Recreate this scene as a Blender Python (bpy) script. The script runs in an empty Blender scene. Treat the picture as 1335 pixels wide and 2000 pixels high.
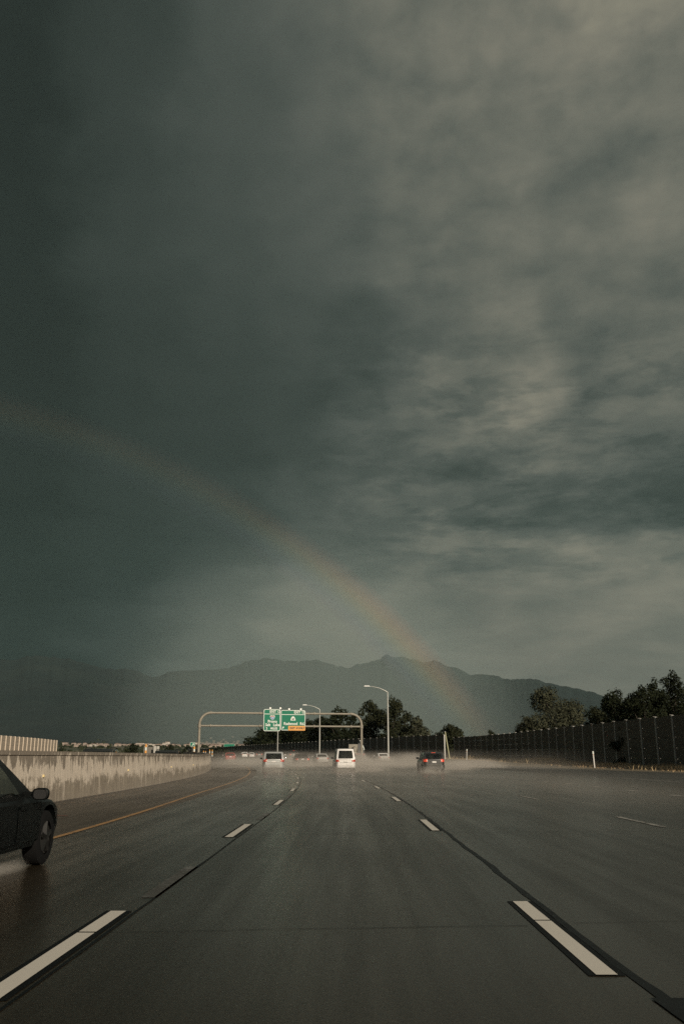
import bpy, bmesh, math, random
from math import sin, cos, tan, pi, radians, sqrt, exp, atan2
from mathutils import Vector, Matrix, noise as mnoise

# ------------------------------------------------------------------ camera, sky, sun, exposure
sc = bpy.context.scene
COL = sc.collection
PITCH = math.atan(478 / 1750.0)
YAW = radians(0.395)
EYE = 1.32
cam_data = bpy.data.cameras.new('camera')
cam_data.sensor_fit = 'VERTICAL'
cam_data.sensor_height = 36.0
cam_data.lens = 31.5
cam_data.clip_start = 0.1
cam_data.clip_end = 60000
cam = bpy.data.objects.new('camera', cam_data)
COL.objects.link(cam)
cam.location = (0, 0, EYE)
cam.rotation_euler = (radians(90) + PITCH, 0, YAW)
sc.camera = cam

sc.view_settings.view_transform = 'Standard'
sc.view_settings.look = 'None'
sc.view_settings.exposure = 0.0
sc.view_settings.gamma = 1.0
sc.view_settings.use_curve_mapping = False
sc.cycles.use_denoising = False
sc.cycles.max_bounces = 6
sc.cycles.diffuse_bounces = 2
sc.cycles.glossy_bounces = 3
sc.cycles.transmission_bounces = 4
sc.cycles.transparent_max_bounces = 12
sc.cycles.volume_bounces = 0
sc.cycles.volume_step_rate = 1.0
sc.cycles.sample_clamp_indirect = 4.0
sc.cycles.caustics_reflective = False
sc.cycles.caustics_refractive = False

SUN_AZ, SUN_EL = 151.9, 21.5                      # degrees; azimuth clockwise from +Y
SUN = Vector((sin(radians(SUN_AZ)) * cos(radians(SUN_EL)), cos(radians(SUN_AZ)) * cos(radians(SUN_EL)), sin(radians(SUN_EL))))
sun_data = bpy.data.lights.new('sun', 'SUN')
sun_data.energy = 3.4
sun_data.angle = radians(0.53)
sun_data.color = (1.0, 0.88, 0.72)
sun = bpy.data.objects.new('sun', sun_data)
COL.objects.link(sun)
sun.rotation_euler = (-SUN).to_track_quat('-Z', 'Y').to_euler()


class NT:
    """tiny helper for building node trees out of expressions"""
    def __init__(self, tree):
        self.t = tree
        self.t.nodes.clear()

    def n(self, kind, **kw):
        nd = self.t.nodes.new(kind)
        for k, v in kw.items():
            setattr(nd, k, v)
        return nd

    def l(self, a, b):
        self.t.links.new(a, b)

    def put(self, sock, v):
        if isinstance(v, (int, float)):
            sock.default_value = v
        elif isinstance(v, (tuple, list)):
            sock.default_value = v
        else:
            self.l(v, sock)

    def m(self, op, a, b=None, c=None, clamp=False):
        nd = self.n('ShaderNodeMath', operation=op)
        nd.use_clamp = clamp
        self.put(nd.inputs[0], a)
        if b is not None:
            self.put(nd.inputs[1], b)
        if c is not None:
            self.put(nd.inputs[2], c)
        return nd.outputs[0]

    def mr(self, v, a, b, c=0.0, d=1.0, smooth=True):
        nd = self.n('ShaderNodeMapRange')
        nd.interpolation_type = 'SMOOTHSTEP' if smooth else 'LINEAR'
        self.put(nd.inputs[0], v)
        for i, q in enumerate((a, b, c, d)):
            self.put(nd.inputs[i + 1], q)
        return nd.outputs[0]

    def mix(self, f, a, b, blend='MIX'):
        nd = self.n('ShaderNodeMix', data_type='RGBA', blend_type=blend)
        self.put(nd.inputs['Factor'], f)
        for s, v in ((nd.inputs[6], a), (nd.inputs[7], b)):
            if isinstance(v, (tuple, list)) and len(v) == 3:
                v = (*v, 1)
            self.put(s, v)
        return nd.outputs[2]

    def noise(self, vec, scale, detail=4, rough=0.55, dist=0.0):
        nd = self.n('ShaderNodeTexNoise')
        if vec is not None:
            self.l(vec, nd.inputs['Vector'])
        nd.inputs['Scale'].default_value = scale
        nd.inputs['Detail'].default_value = detail
        nd.inputs['Roughness'].default_value = rough
        nd.inputs['Distortion'].default_value = dist
        return nd.outputs['Fac']

    def xyz(self, x, y, z):
        nd = self.n('ShaderNodeCombineXYZ')
        for s, v in zip(nd.inputs, (x, y, z)):
            self.put(s, v)
        return nd.outputs[0]

    def ramp(self, f, stops):
        nd = self.n('ShaderNodeValToRGB')
        e = nd.color_ramp.elements
        while len(e) > 1:
            e.remove(e[-1])
        e[0].position, e[0].color = stops[0][0], (*stops[0][1], 1)
        for p, c in stops[1:]:
            q = e.new(p)
            q.color = (*c, 1)
        self.put(nd.inputs[0], f)
        return nd.outputs[0]


world = bpy.data.worlds.new('World')
sc.world = world
world.use_nodes = True
w = NT(world.node_tree)
out = w.n('ShaderNodeOutputWorld')
bg = w.n('ShaderNodeBackground')
bg.inputs['Strength'].default_value = 0.1
w.l(bg.outputs[0], out.inputs['Surface'])
tc = w.n('ShaderNodeTexCoord')
sep = w.n('ShaderNodeSeparateXYZ')
w.l(tc.outputs['Generated'], sep.inputs[0])
X, Y, Z = sep.outputs
DEG = 180 / pi
AZ = w.m('MULTIPLY', w.m('ARCTAN2', X, Y), DEG)
EL = w.m('MULTIPLY', w.m('ARCSINE', w.m('MINIMUM', w.m('MAXIMUM', Z, -1.0), 1.0)), DEG)
# warp the smooth cloud-mass field a little so its edges are not geometric
plane = w.xyz(w.m('DIVIDE', X, w.m('ADD', w.m('MAXIMUM', Z, 0.0), 0.16)), w.m('DIVIDE', Y, w.m('ADD', w.m('MAXIMUM', Z, 0.0), 0.16)), 0.0)
FL = w.m('ADD', EL, w.m('MULTIPLY', w.m('LOGARITHM', w.m('ADD', w.m('MAXIMUM', EL, -3.0), 5.0), math.e), 25.0))
lump = w.xyz(w.m('MULTIPLY', AZ, 0.1), w.m('MULTIPLY', FL, 0.1), 0.0)
AZw = w.m('ADD', AZ, w.m('MULTIPLY', w.m('SUBTRACT', w.noise(lump, 1.3, 4, 0.55), 0.5), 9.0))
ELw = w.m('ADD', EL, w.m('MULTIPLY', w.m('SUBTRACT', w.noise(w.xyz(w.m('MULTIPLY', AZ, 0.1), w.m('MULTIPLY', FL, 0.1), 7.0), 1.5, 5, 0.58), 0.5), w.mr(EL, 5.0, 25.0, 3.6, 6.5)))
# brightness of the storm clouds over the sky: azimuth, elevation, luminance
SKY = [
    (5.2, [(-19.6, 0.0246), (-13.7, 0.0422), (-7.4, 0.0834), (-2.6, 0.1593), (1.3, 0.1667), (5.5, 0.1380), (10.2, 0.1506), (14.9, 0.1537), (19.3, 0.1473)]),
    (7.1, [(-19.8, 0.0246), (-13.8, 0.0467), (-7.5, 0.0881), (-2.6, 0.1667), (1.3, 0.1861), (5.5, 0.1321), (10.3, 0.1506), (15.0, 0.1603), (19.4, 0.1537)]),
    (9.7, [(-20.0, 0.0188), (-13.9, 0.0338), (-7.5, 0.0758), (-2.6, 0.1593), (1.3, 0.1521), (5.6, 0.1291), (10.5, 0.1442), (15.2, 0.1669), (19.7, 0.1669)]),
    (12.5, [(-20.2, 0.0181), (-14.1, 0.0302), (-7.6, 0.0513), (-2.7, 0.0844), (1.4, 0.0931), (5.7, 0.1301), (10.6, 0.1384), (15.4, 0.1413), (19.9, 0.1470)]),
    (14.3, [(-20.4, 0.0181), (-14.2, 0.0302), (-7.7, 0.0452), (-2.7, 0.0762), (1.4, 0.0953), (5.7, 0.1195), (9.1, 0.0908), (13.9, 0.0723), (18.6, 0.0685)]),
    (16.6, [(-20.6, 0.0232), (-14.4, 0.0343), (-7.8, 0.0423), (-2.7, 0.0685), (1.4, 0.1022), (5.8, 0.0802), (10.8, 0.0865), (15.7, 0.0908), (20.3, 0.0704)]),
    (18.5, [(-20.8, 0.0232), (-14.5, 0.0343), (-7.9, 0.0382), (-2.7, 0.0545), (1.4, 0.0887), (5.9, 0.1046), (10.9, 0.1274), (15.8, 0.1046), (20.4, 0.0823)]),
    (21.8, [(-21.1, 0.0222), (-14.7, 0.0331), (-8.0, 0.0409), (-2.8, 0.0513), (1.4, 0.0802), (7.0, 0.1195), (11.4, 0.1845), (15.1, 0.1119), (19.2, 0.1248)]),
    (24.4, [(-21.3, 0.0222), (-14.9, 0.0369), (-8.1, 0.0452), (-2.8, 0.0578), (1.5, 0.0612), (6.1, 0.1221), (9.5, 0.117), (12.9, 0.1384), (16.2, 0.0953), (20.4, 0.1274)]),
    (27.5, [(-21.6, 0.0232), (-15.1, 0.0409), (-8.2, 0.0545), (-2.8, 0.0704), (0.8, 0.0648), (6.2, 0.0953), (10.4, 0.15), (14.2, 0.1046), (18.1, 0.1301), (21.3, 0.1195)]),
    (31.2, [(-22.0, 0.0242), (-15.4, 0.0467), (-8.4, 0.063), (-1.0, 0.0802), (4.5, 0.107), (8.1, 0.1329), (11.7, 0.1384), (16.8, 0.1274), (21.7, 0.159)]),
    (35.7, [(-22.5, 0.0232), (-15.8, 0.0467), (-8.6, 0.0666), (-1.1, 0.0953), (6.5, 0.1221), (12.0, 0.15), (15.5, 0.1301), (18.9, 0.1144), (22.2, 0.1384)]),
    (39.8, [(-23.1, 0.0232), (-16.2, 0.0452), (-8.8, 0.0742), (-1.1, 0.107), (6.6, 0.1413), (14.1, 0.162), (19.4, 0.159), (22.8, 0.1356)]),
    (43.8, [(-23.6, 0.0252), (-16.6, 0.0423), (-9.0, 0.0742), (-1.1, 0.1144), (6.8, 0.147), (14.5, 0.1651), (19.9, 0.2159), (23.3, 0.2086)])]
base = None
e_prev = None
for e, pts in SKY:
    rp = w.n('ShaderNodeValToRGB')
    rp.color_ramp.interpolation = 'EASE'
    el_ = rp.color_ramp.elements
    while len(el_) > 1:
        el_.remove(el_[-1])
    for i_, (a, v) in enumerate(pts):
        q = el_[0] if i_ == 0 else el_.new((a + 40) / 80)
        q.position = (a + 40) / 80
        q.color = (v, v, v, 1)
    w.l(w.m('DIVIDE', w.m('ADD', AZw, 40.0), 80.0), rp.inputs[0])
    base = rp.outputs[0] if base is None else w.mix(w.mr(ELw, e_prev, e, 0.0, 1.0), base, rp.outputs[0])
    e_prev = e
base = w.mix(w.mr(EL, 43.0, 75.0), base, (.13, .13, .13))
c1 = w.noise(lump, 1.7, 6, 0.52, 0.2)
c2 = w.noise(lump, 4.6, 6, 0.55, 0.2)
cl = w.m('ADD', w.m('MULTIPLY', w.m('SUBTRACT', c1, 0.5), 0.85), w.m('MULTIPLY', w.m('SUBTRACT', c2, 0.5), 0.32))
amp = w.m('MULTIPLY', w.mr(AZ, -9.0, 7.0, 0.10, 1.0), w.mr(EL, 3.5, 13.0, 0.35, 1.0))
cl = w.m('MULTIPLY', cl, amp)
# flat decks of cloud with ragged, readable edges low in the sky
c3 = w.mr(w.noise(w.xyz(w.m('MULTIPLY', AZ, 0.085), w.m('MULTIPLY', FL, 0.15), 11.0), 1.7, 9, 0.6, 0.25), 0.43, 0.57)
c4 = w.mr(w.noise(w.xyz(w.m('MULTIPLY', AZ, 0.15), w.m('MULTIPLY', FL, 0.16), 23.0), 2.3, 9, 0.6, 0.2), 0.44, 0.60)
deck = w.m('MULTIPLY', w.m('MULTIPLY', w.mr(AZ, -7.0, 5.0), w.mr(EL, 9.0, 13.0, 0.22, 1.0)), w.mr(EL, 21.0, 29.0, 1.0, 0.12))
cl = w.m('ADD', cl, w.m('MULTIPLY', deck, w.m('ADD', w.m('MULTIPLY', w.m('SUBTRACT', c3, 0.5), 0.26), w.m('MULTIPLY', w.m('SUBTRACT', c4, 0.5), 0.14))))
lum = w.m('MULTIPLY', base, w.m('MAXIMUM', w.m('ADD', 1.0, w.m('MULTIPLY', cl, 1.15)), 0.35))
tint = w.ramp(w.m('MULTIPLY', lum, 4.0), [(0.0, (.80, 1.0, .90)), (.12, (.78, 1.0, .88)), (.22, (.82, 1.0, .88)), (.36, (.89, 1.0, .87)), (.52, (.96, 1.0, .83)), (.72, (1.03, 1.0, .80)), (1.0, (1.07, 1.0, .75))])
storm = w.mix(1.0, tint, lum, 'MULTIPLY')
storm = w.mix(1.0, storm, (10.0, 10.0, 10.0), 'MULTIPLY')
nish = w.n('ShaderNodeTexSky', sky_type='NISHITA')
nish.sun_disc = False
nish.sun_elevation = radians(SUN_EL)
nish.sun_rotation = radians(SUN_AZ)
nish.dust_density = 2.0
dotp = w.m('ADD', w.m('ADD', w.m('MULTIPLY', X, SUN.x), w.m('MULTIPLY', Y, SUN.y)), w.m('MULTIPLY', Z, SUN.z))
clear = w.m('MULTIPLY', w.mr(dotp, 0.05, 0.75), w.mr(w.noise(plane, 1.6, 5, 0.55), 0.38, 0.62, 0.35, 1.0))
sky = w.mix(clear, storm, w.mix(1.0, nish.outputs[0], (0.5, 0.5, 0.5), 'MULTIPLY'))
w.l(sky, bg.inputs['Color'])

# ------------------------------------------------------------------ materials
MATS = {}


def base_mat(name):
    m = bpy.data.materials.new(name)
    m.use_nodes = True
    t = NT(m.node_tree)
    o = t.n('ShaderNodeOutputMaterial')
    p = t.n('ShaderNodeBsdfPrincipled')
    t.l(p.outputs[0], o.inputs['Surface'])
    MATS[name] = m
    return m, t, p, o


def mat(name, col, rough=0.6, metal=0.0, var=0.15, scale=3.0, coat=0.0, emit=None, es=0.0, bump=0.0, bscale=40.0, spec=0.5):
    """plain procedural surface: colour with a noise variation, roughness variation, optional bump"""
    m, t, p, o = base_mat(name)
    tcn = t.n('ShaderNodeTexCoord')
    nz = t.noise(tcn.outputs['Object'], scale, 5, 0.6)
    f = t.m('MULTIPLY_ADD', t.m('SUBTRACT', nz, 0.5), 2 * var, 1.0)
    t.l(t.mix(1.0, col, f, 'MULTIPLY'), p.inputs['Base Color'])
    t.l(t.m('MULTIPLY_ADD', t.m('SUBTRACT', nz, 0.5), 0.25, rough, clamp=True), p.inputs['Roughness'])
    p.inputs['Metallic'].default_value = metal
    p.inputs['Specular IOR Level'].default_value = spec
    p.inputs['Coat Weight'].default_value = coat
    p.inputs['Coat Roughness'].default_value = 0.08
    if emit:
        p.inputs['Emission Color'].default_value = (*emit, 1)
        p.inputs['Emission Strength'].default_value = es
    if bump:
        b = t.n('ShaderNodeBump')
        b.inputs['Strength'].default_value = bump
        b.inputs['Distance'].default_value = 0.02
        t.l(t.noise(tcn.outputs['Object'], bscale, 4, 0.6), b.inputs['Height'])
        t.l(b.outputs[0], p.inputs['Normal'])
    return m


def volume_mat(name, color, density, aniso=0.0, falloff=None, nscale=1.0, stretch=(1, 1, 1)):
    """volume only; falloff: None = even density, 'blob' = fades from the middle of a unit sphere outwards, 'layer' = fades with height"""
    m = bpy.data.materials.new(name)
    m.use_nodes = True
    t = NT(m.node_tree)
    o = t.n('ShaderNodeOutputMaterial')
    v = t.n('ShaderNodeVolumePrincipled')
    v.inputs['Color'].default_value = (*color, 1)
    v.inputs['Anisotropy'].default_value = aniso
    v.inputs['Density Attribute'].default_value = ''
    v.inputs['Density'].default_value = density
    if falloff:
        tcn = t.n('ShaderNodeTexCoord')
        s = t.n('ShaderNodeSeparateXYZ')
        t.l(tcn.outputs['Object'], s.inputs[0])
        x, y, z = s.outputs
        geo = t.n('ShaderNodeNewGeometry')
        mp = t.n('ShaderNodeVectorMath', operation='MULTIPLY')
        t.l(geo.outputs['Position'], mp.inputs[0])
        mp.inputs[1].default_value = stretch
        nz = t.noise(mp.outputs[0], nscale, 3, 0.55, 0.3)
        nz = t.mr(nz, 0.3, 0.68)
        if falloff in ('blob', 'soft'):
            r2 = t.m('ADD', t.m('ADD', t.m('MULTIPLY', x, x), t.m('MULTIPLY', y, y)), t.m('MULTIPLY', z, z))
            f = t.mr(r2, 1.0, 0.05)
            f = t.m('MULTIPLY', f, f)
        else:
            ax = t.m('ABSOLUTE', x)
            ay = t.m('ABSOLUTE', y)
            f = t.m('MULTIPLY', t.mr(ax, 1.0, 0.55), t.mr(ay, 1.0, 0.5))
            h = t.m('EXPONENT', t.m('MULTIPLY', z, -3.2))
            f = t.m('MULTIPLY', f, t.m('MULTIPLY', h, t.mr(z, 1.0, 0.7)))
        if falloff == 'soft':
            nz = 1.0
        d = t.m('MULTIPLY', t.m('MULTIPLY', f, t.m('MULTIPLY_ADD', nz, 0.85, 0.15)), density)
        t.l(d, v.inputs['Density'])
    t.l(v.outputs[0], o.inputs['Volume'])
    MATS[name] = m
    return m


def uvn(t):
    u = t.n('ShaderNodeUVMap')
    u.uv_map = 'UVMap'
    s = t.n('ShaderNodeSeparateXYZ')
    t.l(u.outputs[0], s.inputs[0])
    return u.outputs[0], s.outputs[0], s.outputs[1]


def road_material(name, dark, light, wet, seed):
    m, t, p, o = base_mat(name)
    uv, u, v = uvn(t)
    lon = t.xyz(t.m('MULTIPLY', u, 1.6), t.m('MULTIPLY', v, 0.05), seed)            # streaks along the traffic
    fine = t.noise(t.xyz(u, v, seed), 9.0, 8, 0.7)
    grit = t.noise(t.xyz(u, v, seed), 75.0, 3, 0.7)
    streak = t.noise(lon, 1.6, 5, 0.6)
    blot = t.noise(t.xyz(u, t.m('MULTIPLY', v, 0.45), seed), 0.35, 5, 0.55)
    f = t.m('ADD', t.m('MULTIPLY', streak, 0.5), t.m('ADD', t.m('MULTIPLY', blot, 0.35), t.m('MULTIPLY', fine, 0.15)))
    f = t.mr(f, 0.33, 0.66)
    col = t.mix(f, dark, light)
    spk = t.m('MULTIPLY', t.mr(grit, 0.35, 0.72, 0.62, 1.42), t.mr(t.noise(t.xyz(u, v, seed), 26.0, 4, 0.65), .3, .7, .78, 1.25))
    col = t.mix(1.0, col, spk, 'MULTIPLY')
    t.l(col, p.inputs['Base Color'])
    film = t.mr(t.m('ADD', t.m('MULTIPLY', streak, 0.6), t.m('MULTIPLY', blot, 0.4)), 0.38, 0.62)
    t.l(t.m('MULTIPLY_ADD', film, -0.08, wet), p.inputs['Roughness'])
    p.inputs['IOR'].default_value = 1.36
    p.inputs['Specular IOR Level'].default_value = 0.22
    b = t.n('ShaderNodeBump')
    b.inputs['Strength'].default_value = 0.2
    b.inputs['Distance'].default_value = 0.006
    tine = t.noise(t.xyz(t.m('MULTIPLY', u, 60.0), t.m('MULTIPLY', v, 1.5), seed), 1.0, 2, 0.5)
    t.l(t.m('ADD', t.m('MULTIPLY', grit, 0.8), t.m('MULTIPLY', tine, 0.4)), b.inputs['Height'])
    t.l(b.outputs[0], p.inputs['Normal'])
    return m


ROAD = road_material('wet concrete road', (.021, .0168, .0110), (.038, .0310, .0205), 0.28, 1.0)
SHLD = road_material('dirty shoulder', (.05, .044, .035), (.115, .098, .074), 0.62, 7.0)
SHLR = road_material('asphalt shoulder', (.03, .03, .027), (.06, .057, .048), 0.52, 13.0)


def paint_material(name, col, wear):
    m, t, p, o = base_mat(name)
    uv, u, v = uvn(t)
    a = t.noise(uv, 14.0, 7, 0.7)
    b_ = t.noise(uv, 1.3, 4, 0.6)
    f = t.mr(t.m('ADD', t.m('MULTIPLY', a, 0.6), t.m('MULTIPLY', b_, 0.4)), 0.40 + wear, 0.54 + wear)
    t.l(t.mix(f, (.06, .055, .046), col), p.inputs['Base Color'])
    c = t.noise(uv, 5.0, 5, 0.6)
    p.inputs['Roughness'].default_value = 0.5
    bm_ = t.n('ShaderNodeBump')
    bm_.inputs['Strength'].default_value = 0.3
    bm_.inputs['Distance'].default_value = 0.004
    t.l(a, bm_.inputs['Height'])
    t.l(bm_.outputs[0], p.inputs['Normal'])
    return m


WHITE_PAINT = paint_material('white road paint', (.66, .61, .52), -0.125)
FADED_PAINT = paint_material('faded road paint', (.17, .17, .155), 0.06)
WORN_WHITE = paint_material('worn white road paint', (.34, .32, .28), 0.02)
YELLOW_PAINT = paint_material('yellow road paint', (.40, .22, .085), -0.04)
TAPE = mat('black contrast tape', (.004, .0045, .0045), 0.6, var=.3, scale=8, spec=.15)
CRACK = mat('fine crack', (.014, .012, .009), 0.6, var=.35, scale=5, spec=.2)
SEAL = mat('joint sealant', (.003, .0032, .0032), 0.5, var=.35, scale=5, spec=.2)


def barrier_material():
    m, t, p, o = base_mat('stained concrete')
    uv, u, v = uvn(t)
    drip = t.noise(t.xyz(t.m('MULTIPLY', u, 3.4), t.m('MULTIPLY', v, 1.1), 3.0), 1.0, 8, 0.7, 0.35)
    drip2 = t.m('ADD', t.m('MULTIPLY', t.noise(t.xyz(t.m('MULTIPLY', u, 0.8), t.m('MULTIPLY', v, 1.6), 9.0), 1.0, 8, 0.7, 0.6), 0.6), t.m('MULTIPLY', t.noise(t.xyz(t.m('MULTIPLY', u, 7.0), t.m('MULTIPLY', v, 0.7), 15.0), 1.0, 6, 0.7, 0.2), 0.4))
    wide = t.noise(t.xyz(t.m('MULTIPLY', u, 0.33), 0.0, 5.0), 1.0, 3, 0.5)
    grit = t.noise(t.xyz(u, v, 2.0), 22.0, 6, 0.7)
    # tar-dark runs from the coping
    top = t.m('SUBTRACT', v, t.m('SUBTRACT', 1.60, t.m('ADD', t.m('MULTIPLY', t.mr(drip, .36, .70), 0.85), t.m('MULTIPLY', wide, 0.30))))
    top = t.m('ADD', top, t.m('MULTIPLY', t.m('SUBTRACT', grit, .5), .25))
    ftop = t.mr(top, -0.02, 0.16)
    low = t.m('SUBTRACT', t.m('ADD', 0.12, t.m('ADD', t.m('MULTIPLY', t.mr(drip2, .34, .64), 0.56), t.m('MULTIPLY', wide, 0.50))), v)
    low = t.m('ADD', low, t.m('MULTIPLY', t.m('SUBTRACT', grit, .5), .40))
    flow = t.mr(low, -0.05, 0.22)
    clean = t.mr(t.noise(t.xyz(t.m('MULTIPLY', u, 2.6), t.m('MULTIPLY', v, 0.25), 21.0), 1.0, 4, 0.6), 0.58, 0.64)   # pale lime runs down the dirt
    flow = t.m('MULTIPLY', flow, t.m('SUBTRACT', 1.0, t.m('MULTIPLY', clean, 0.85)))
    body = t.mix(t.mr(t.m('ADD', t.m('MULTIPLY', drip, .5), t.m('MULTIPLY', grit, .5)), .34, .66), (.58, .50, .40), (.77, .68, .57))
    fine = t.noise(t.xyz(t.m('MULTIPLY', u, 16.0), t.m('MULTIPLY', v, 0.45), 31.0), 1.0, 5, 0.65, 0.1)
    body = t.mix(1.0, body, t.mr(fine, .3, .7, .78, 1.12), 'MULTIPLY')
    body = t.mix(t.m('MULTIPLY', ftop, .74), body, (.085, .066, .045))
    body = t.mix(t.m('MULTIPLY', flow, .77), body, t.mix(t.mr(drip, .35, .65), (.10, .078, .052), (.20, .165, .115)))
    t.l(body, p.inputs['Base Color'])
    p.inputs['Roughness'].default_value = 0.85
    b = t.n('ShaderNodeBump')
    b.inputs['Strength'].default_value = 0.5
    b.inputs['Distance'].default_value = 0.02
    t.l(grit, b.inputs['Height'])
    t.l(b.outputs[0], p.inputs['Normal'])
    return m


BARRIER = barrier_material()


def ground_material(name, cols, scale, rough=0.95):
    m, t, p, o = base_mat(name)
    g = t.n('ShaderNodeNewGeometry')
    a = t.noise(g.outputs['Position'], scale, 7, 0.62)
    b_ = t.noise(g.outputs['Position'], scale * 9, 5, 0.6)
    f = t.m('ADD', t.m('MULTIPLY', a, .7), t.m('MULTIPLY', b_, .3))
    t.l(t.ramp(t.mr(f, .3, .7), cols), p.inputs['Base Color'])
    p.inputs['Roughness'].default_value = rough
    return m


GROUND = ground_material('dry ground', [(0, (.05, .042, .026)), (.5, (.10, .08, .045)), (1, (.17, .13, .07))], 0.12)
HILLS = ground_material('cloud-shaded forested mountain', [(0, (.004, .012, .013)), (.55, (.008, .018, .018)), (1, (.016, .026, .023))], 0.0016)  # forest tone darkened: shade of the storm clouds is put into the colour
VALLEY = ground_material('valley fields', [(0, (.045, .052, .03)), (.4, (.085, .088, .05)), (.7, (.14, .122, .075)), (1, (.065, .07, .04))], 0.004)
NWALL = mat('dark noise wall panel', (.15, .135, .108), 0.85, var=.3, scale=1.2, bump=.4, bscale=6)
HOOK = mat('dull bracket steel', (.13, .125, .11), 0.7, spec=.2)
NPOST = mat('grey steel post', (.46, .45, .41), 0.55, var=.2, scale=1.5)
TANWALL = mat('tan noise wall panel', (.43, .36, .28), 0.85, var=.12, scale=.6)
TANPOST = mat('tan wall post', (.56, .48, .385), 0.8, var=.1)
GALV = mat('weathered galvanised steel', (.27, .245, .195), 0.6, 0.1, var=.45, scale=1.2)
POLE = mat('pale grey pole', (.50, .50, .46), 0.45, 0.2, var=.1)
LAMPM = mat('white lamp housing', (.78, .78, .74), 0.35, var=.05)
SIGN_GREEN = mat('green sign sheeting', (.002, .17, .095), 0.7, var=.10, scale=.8)
SIGN_WHITE = mat('white sign sheeting', (.70, .74, .68), 0.45, var=.05)
SIGN_ORANGE = mat('amber sign sheeting', (.72, .33, .06), 0.45, var=.06)
SIGN_BLACK = mat('black sign sheeting', (.016, .016, .015), 0.5)
SIGN_BLUE = mat('blue sign sheeting', (.10, .19, .42), 0.45)
SIGN_RED = mat('red sign sheeting', (.42, .13, .10), 0.45)
LEAF = [mat('leaf dark', (.018, .022, .011), 0.75, var=.55, scale=.55, spec=.06), mat('leaf olive', (.028, .031, .016), 0.75, var=.55, scale=.5, spec=.06), mat('leaf grey green', (.052, .055, .034), 0.75, var=.5, scale=.5, spec=.06)]  # leaf tones lowered so the colour carries cloud shade over the trees
BARK = mat('bark', (.06, .05, .038), 0.9, var=.3)
STRAW = mat('straw', (.46, .345, .19), 0.9, var=.35, scale=.8)
STRAW2 = mat('brown straw', (.34, .24, .13), 0.9, var=.35, scale=.8)
TYRE = mat('tyre rubber', (.006, .006, .006), 0.85, var=.2, spec=.2)
RIM = mat('alloy', (.16, .16, .155), 0.4, 0.8, var=.1)
DRIM = mat('dark alloy', (.014, .014, .013), 0.6, 0.0, spec=.3)  # darker rim tone for the low black sedan
TRIM = mat('black trim', (.015, .015, .015), 0.5)
PLATE = mat('plate', (.62, .60, .56), 0.45)
TAIL = mat('tail lamp red', (.32, .022, .012), 0.25, coat=.5, emit=(1, .10, .03), es=.16)
BRAKE = mat('brake lamp lit', (.5, .03, .015), 0.25, coat=.5, emit=(1, .13, .05), es=.34)
AMBER = mat('pale lamp lens', (.7, .50, .40), 0.25, coat=.5)
HEADL = mat('headlamp lens', (.35, .36, .36), 0.15, coat=.6)
SEATM = mat('seat cloth', (.03, .03, .03), 0.9)
PAINT = {
    'black': mat('black car paint', (.0045, .0055, .0055), 0.40, var=.15, coat=0.0, spec=.14),
    'silver': mat('silver car paint', (.40, .41, .395), 0.4, .25, coat=.5, var=.08),
    'champagne': mat('pale silver car paint', (.46, .45, .42), 0.4, .2, coat=.5, var=.08),
    'white': mat('white car paint', (.76, .74, .71), 0.4, coat=.5, var=.04),
    'maroon': mat('dark maroon car paint', (.030, .022, .018), 0.35, coat=.5, var=.1),
    'red': mat('red car paint', (.30, .028, .022), 0.35, coat=.5, var=.1),
    'dark': mat('charcoal car paint', (.020, .021, .020), 0.35, coat=.5, var=.1),
}


def glass_material():
    m, t, p, o = base_mat('tinted car glass')
    p.inputs['Base Color'].default_value = (.012, .014, .013, 1)
    p.inputs['Roughness'].default_value = 0.06
    tr = t.n('ShaderNodeBsdfTransparent')
    tr.inputs[0].default_value = (.55, .62, .56, 1)
    mx = t.n('ShaderNodeMixShader')
    tcn = t.n('ShaderNodeTexCoord')
    t.l(t.mr(t.noise(tcn.outputs['Object'], 5.0, 4), .3, .7, .40, .50), mx.inputs[0])
    t.l(p.outputs[0], mx.inputs[1])
    t.l(tr.outputs[0], mx.inputs[2])
    t.l(mx.outputs[0], o.inputs['Surface'])
    return m


GLASS = glass_material()


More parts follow.
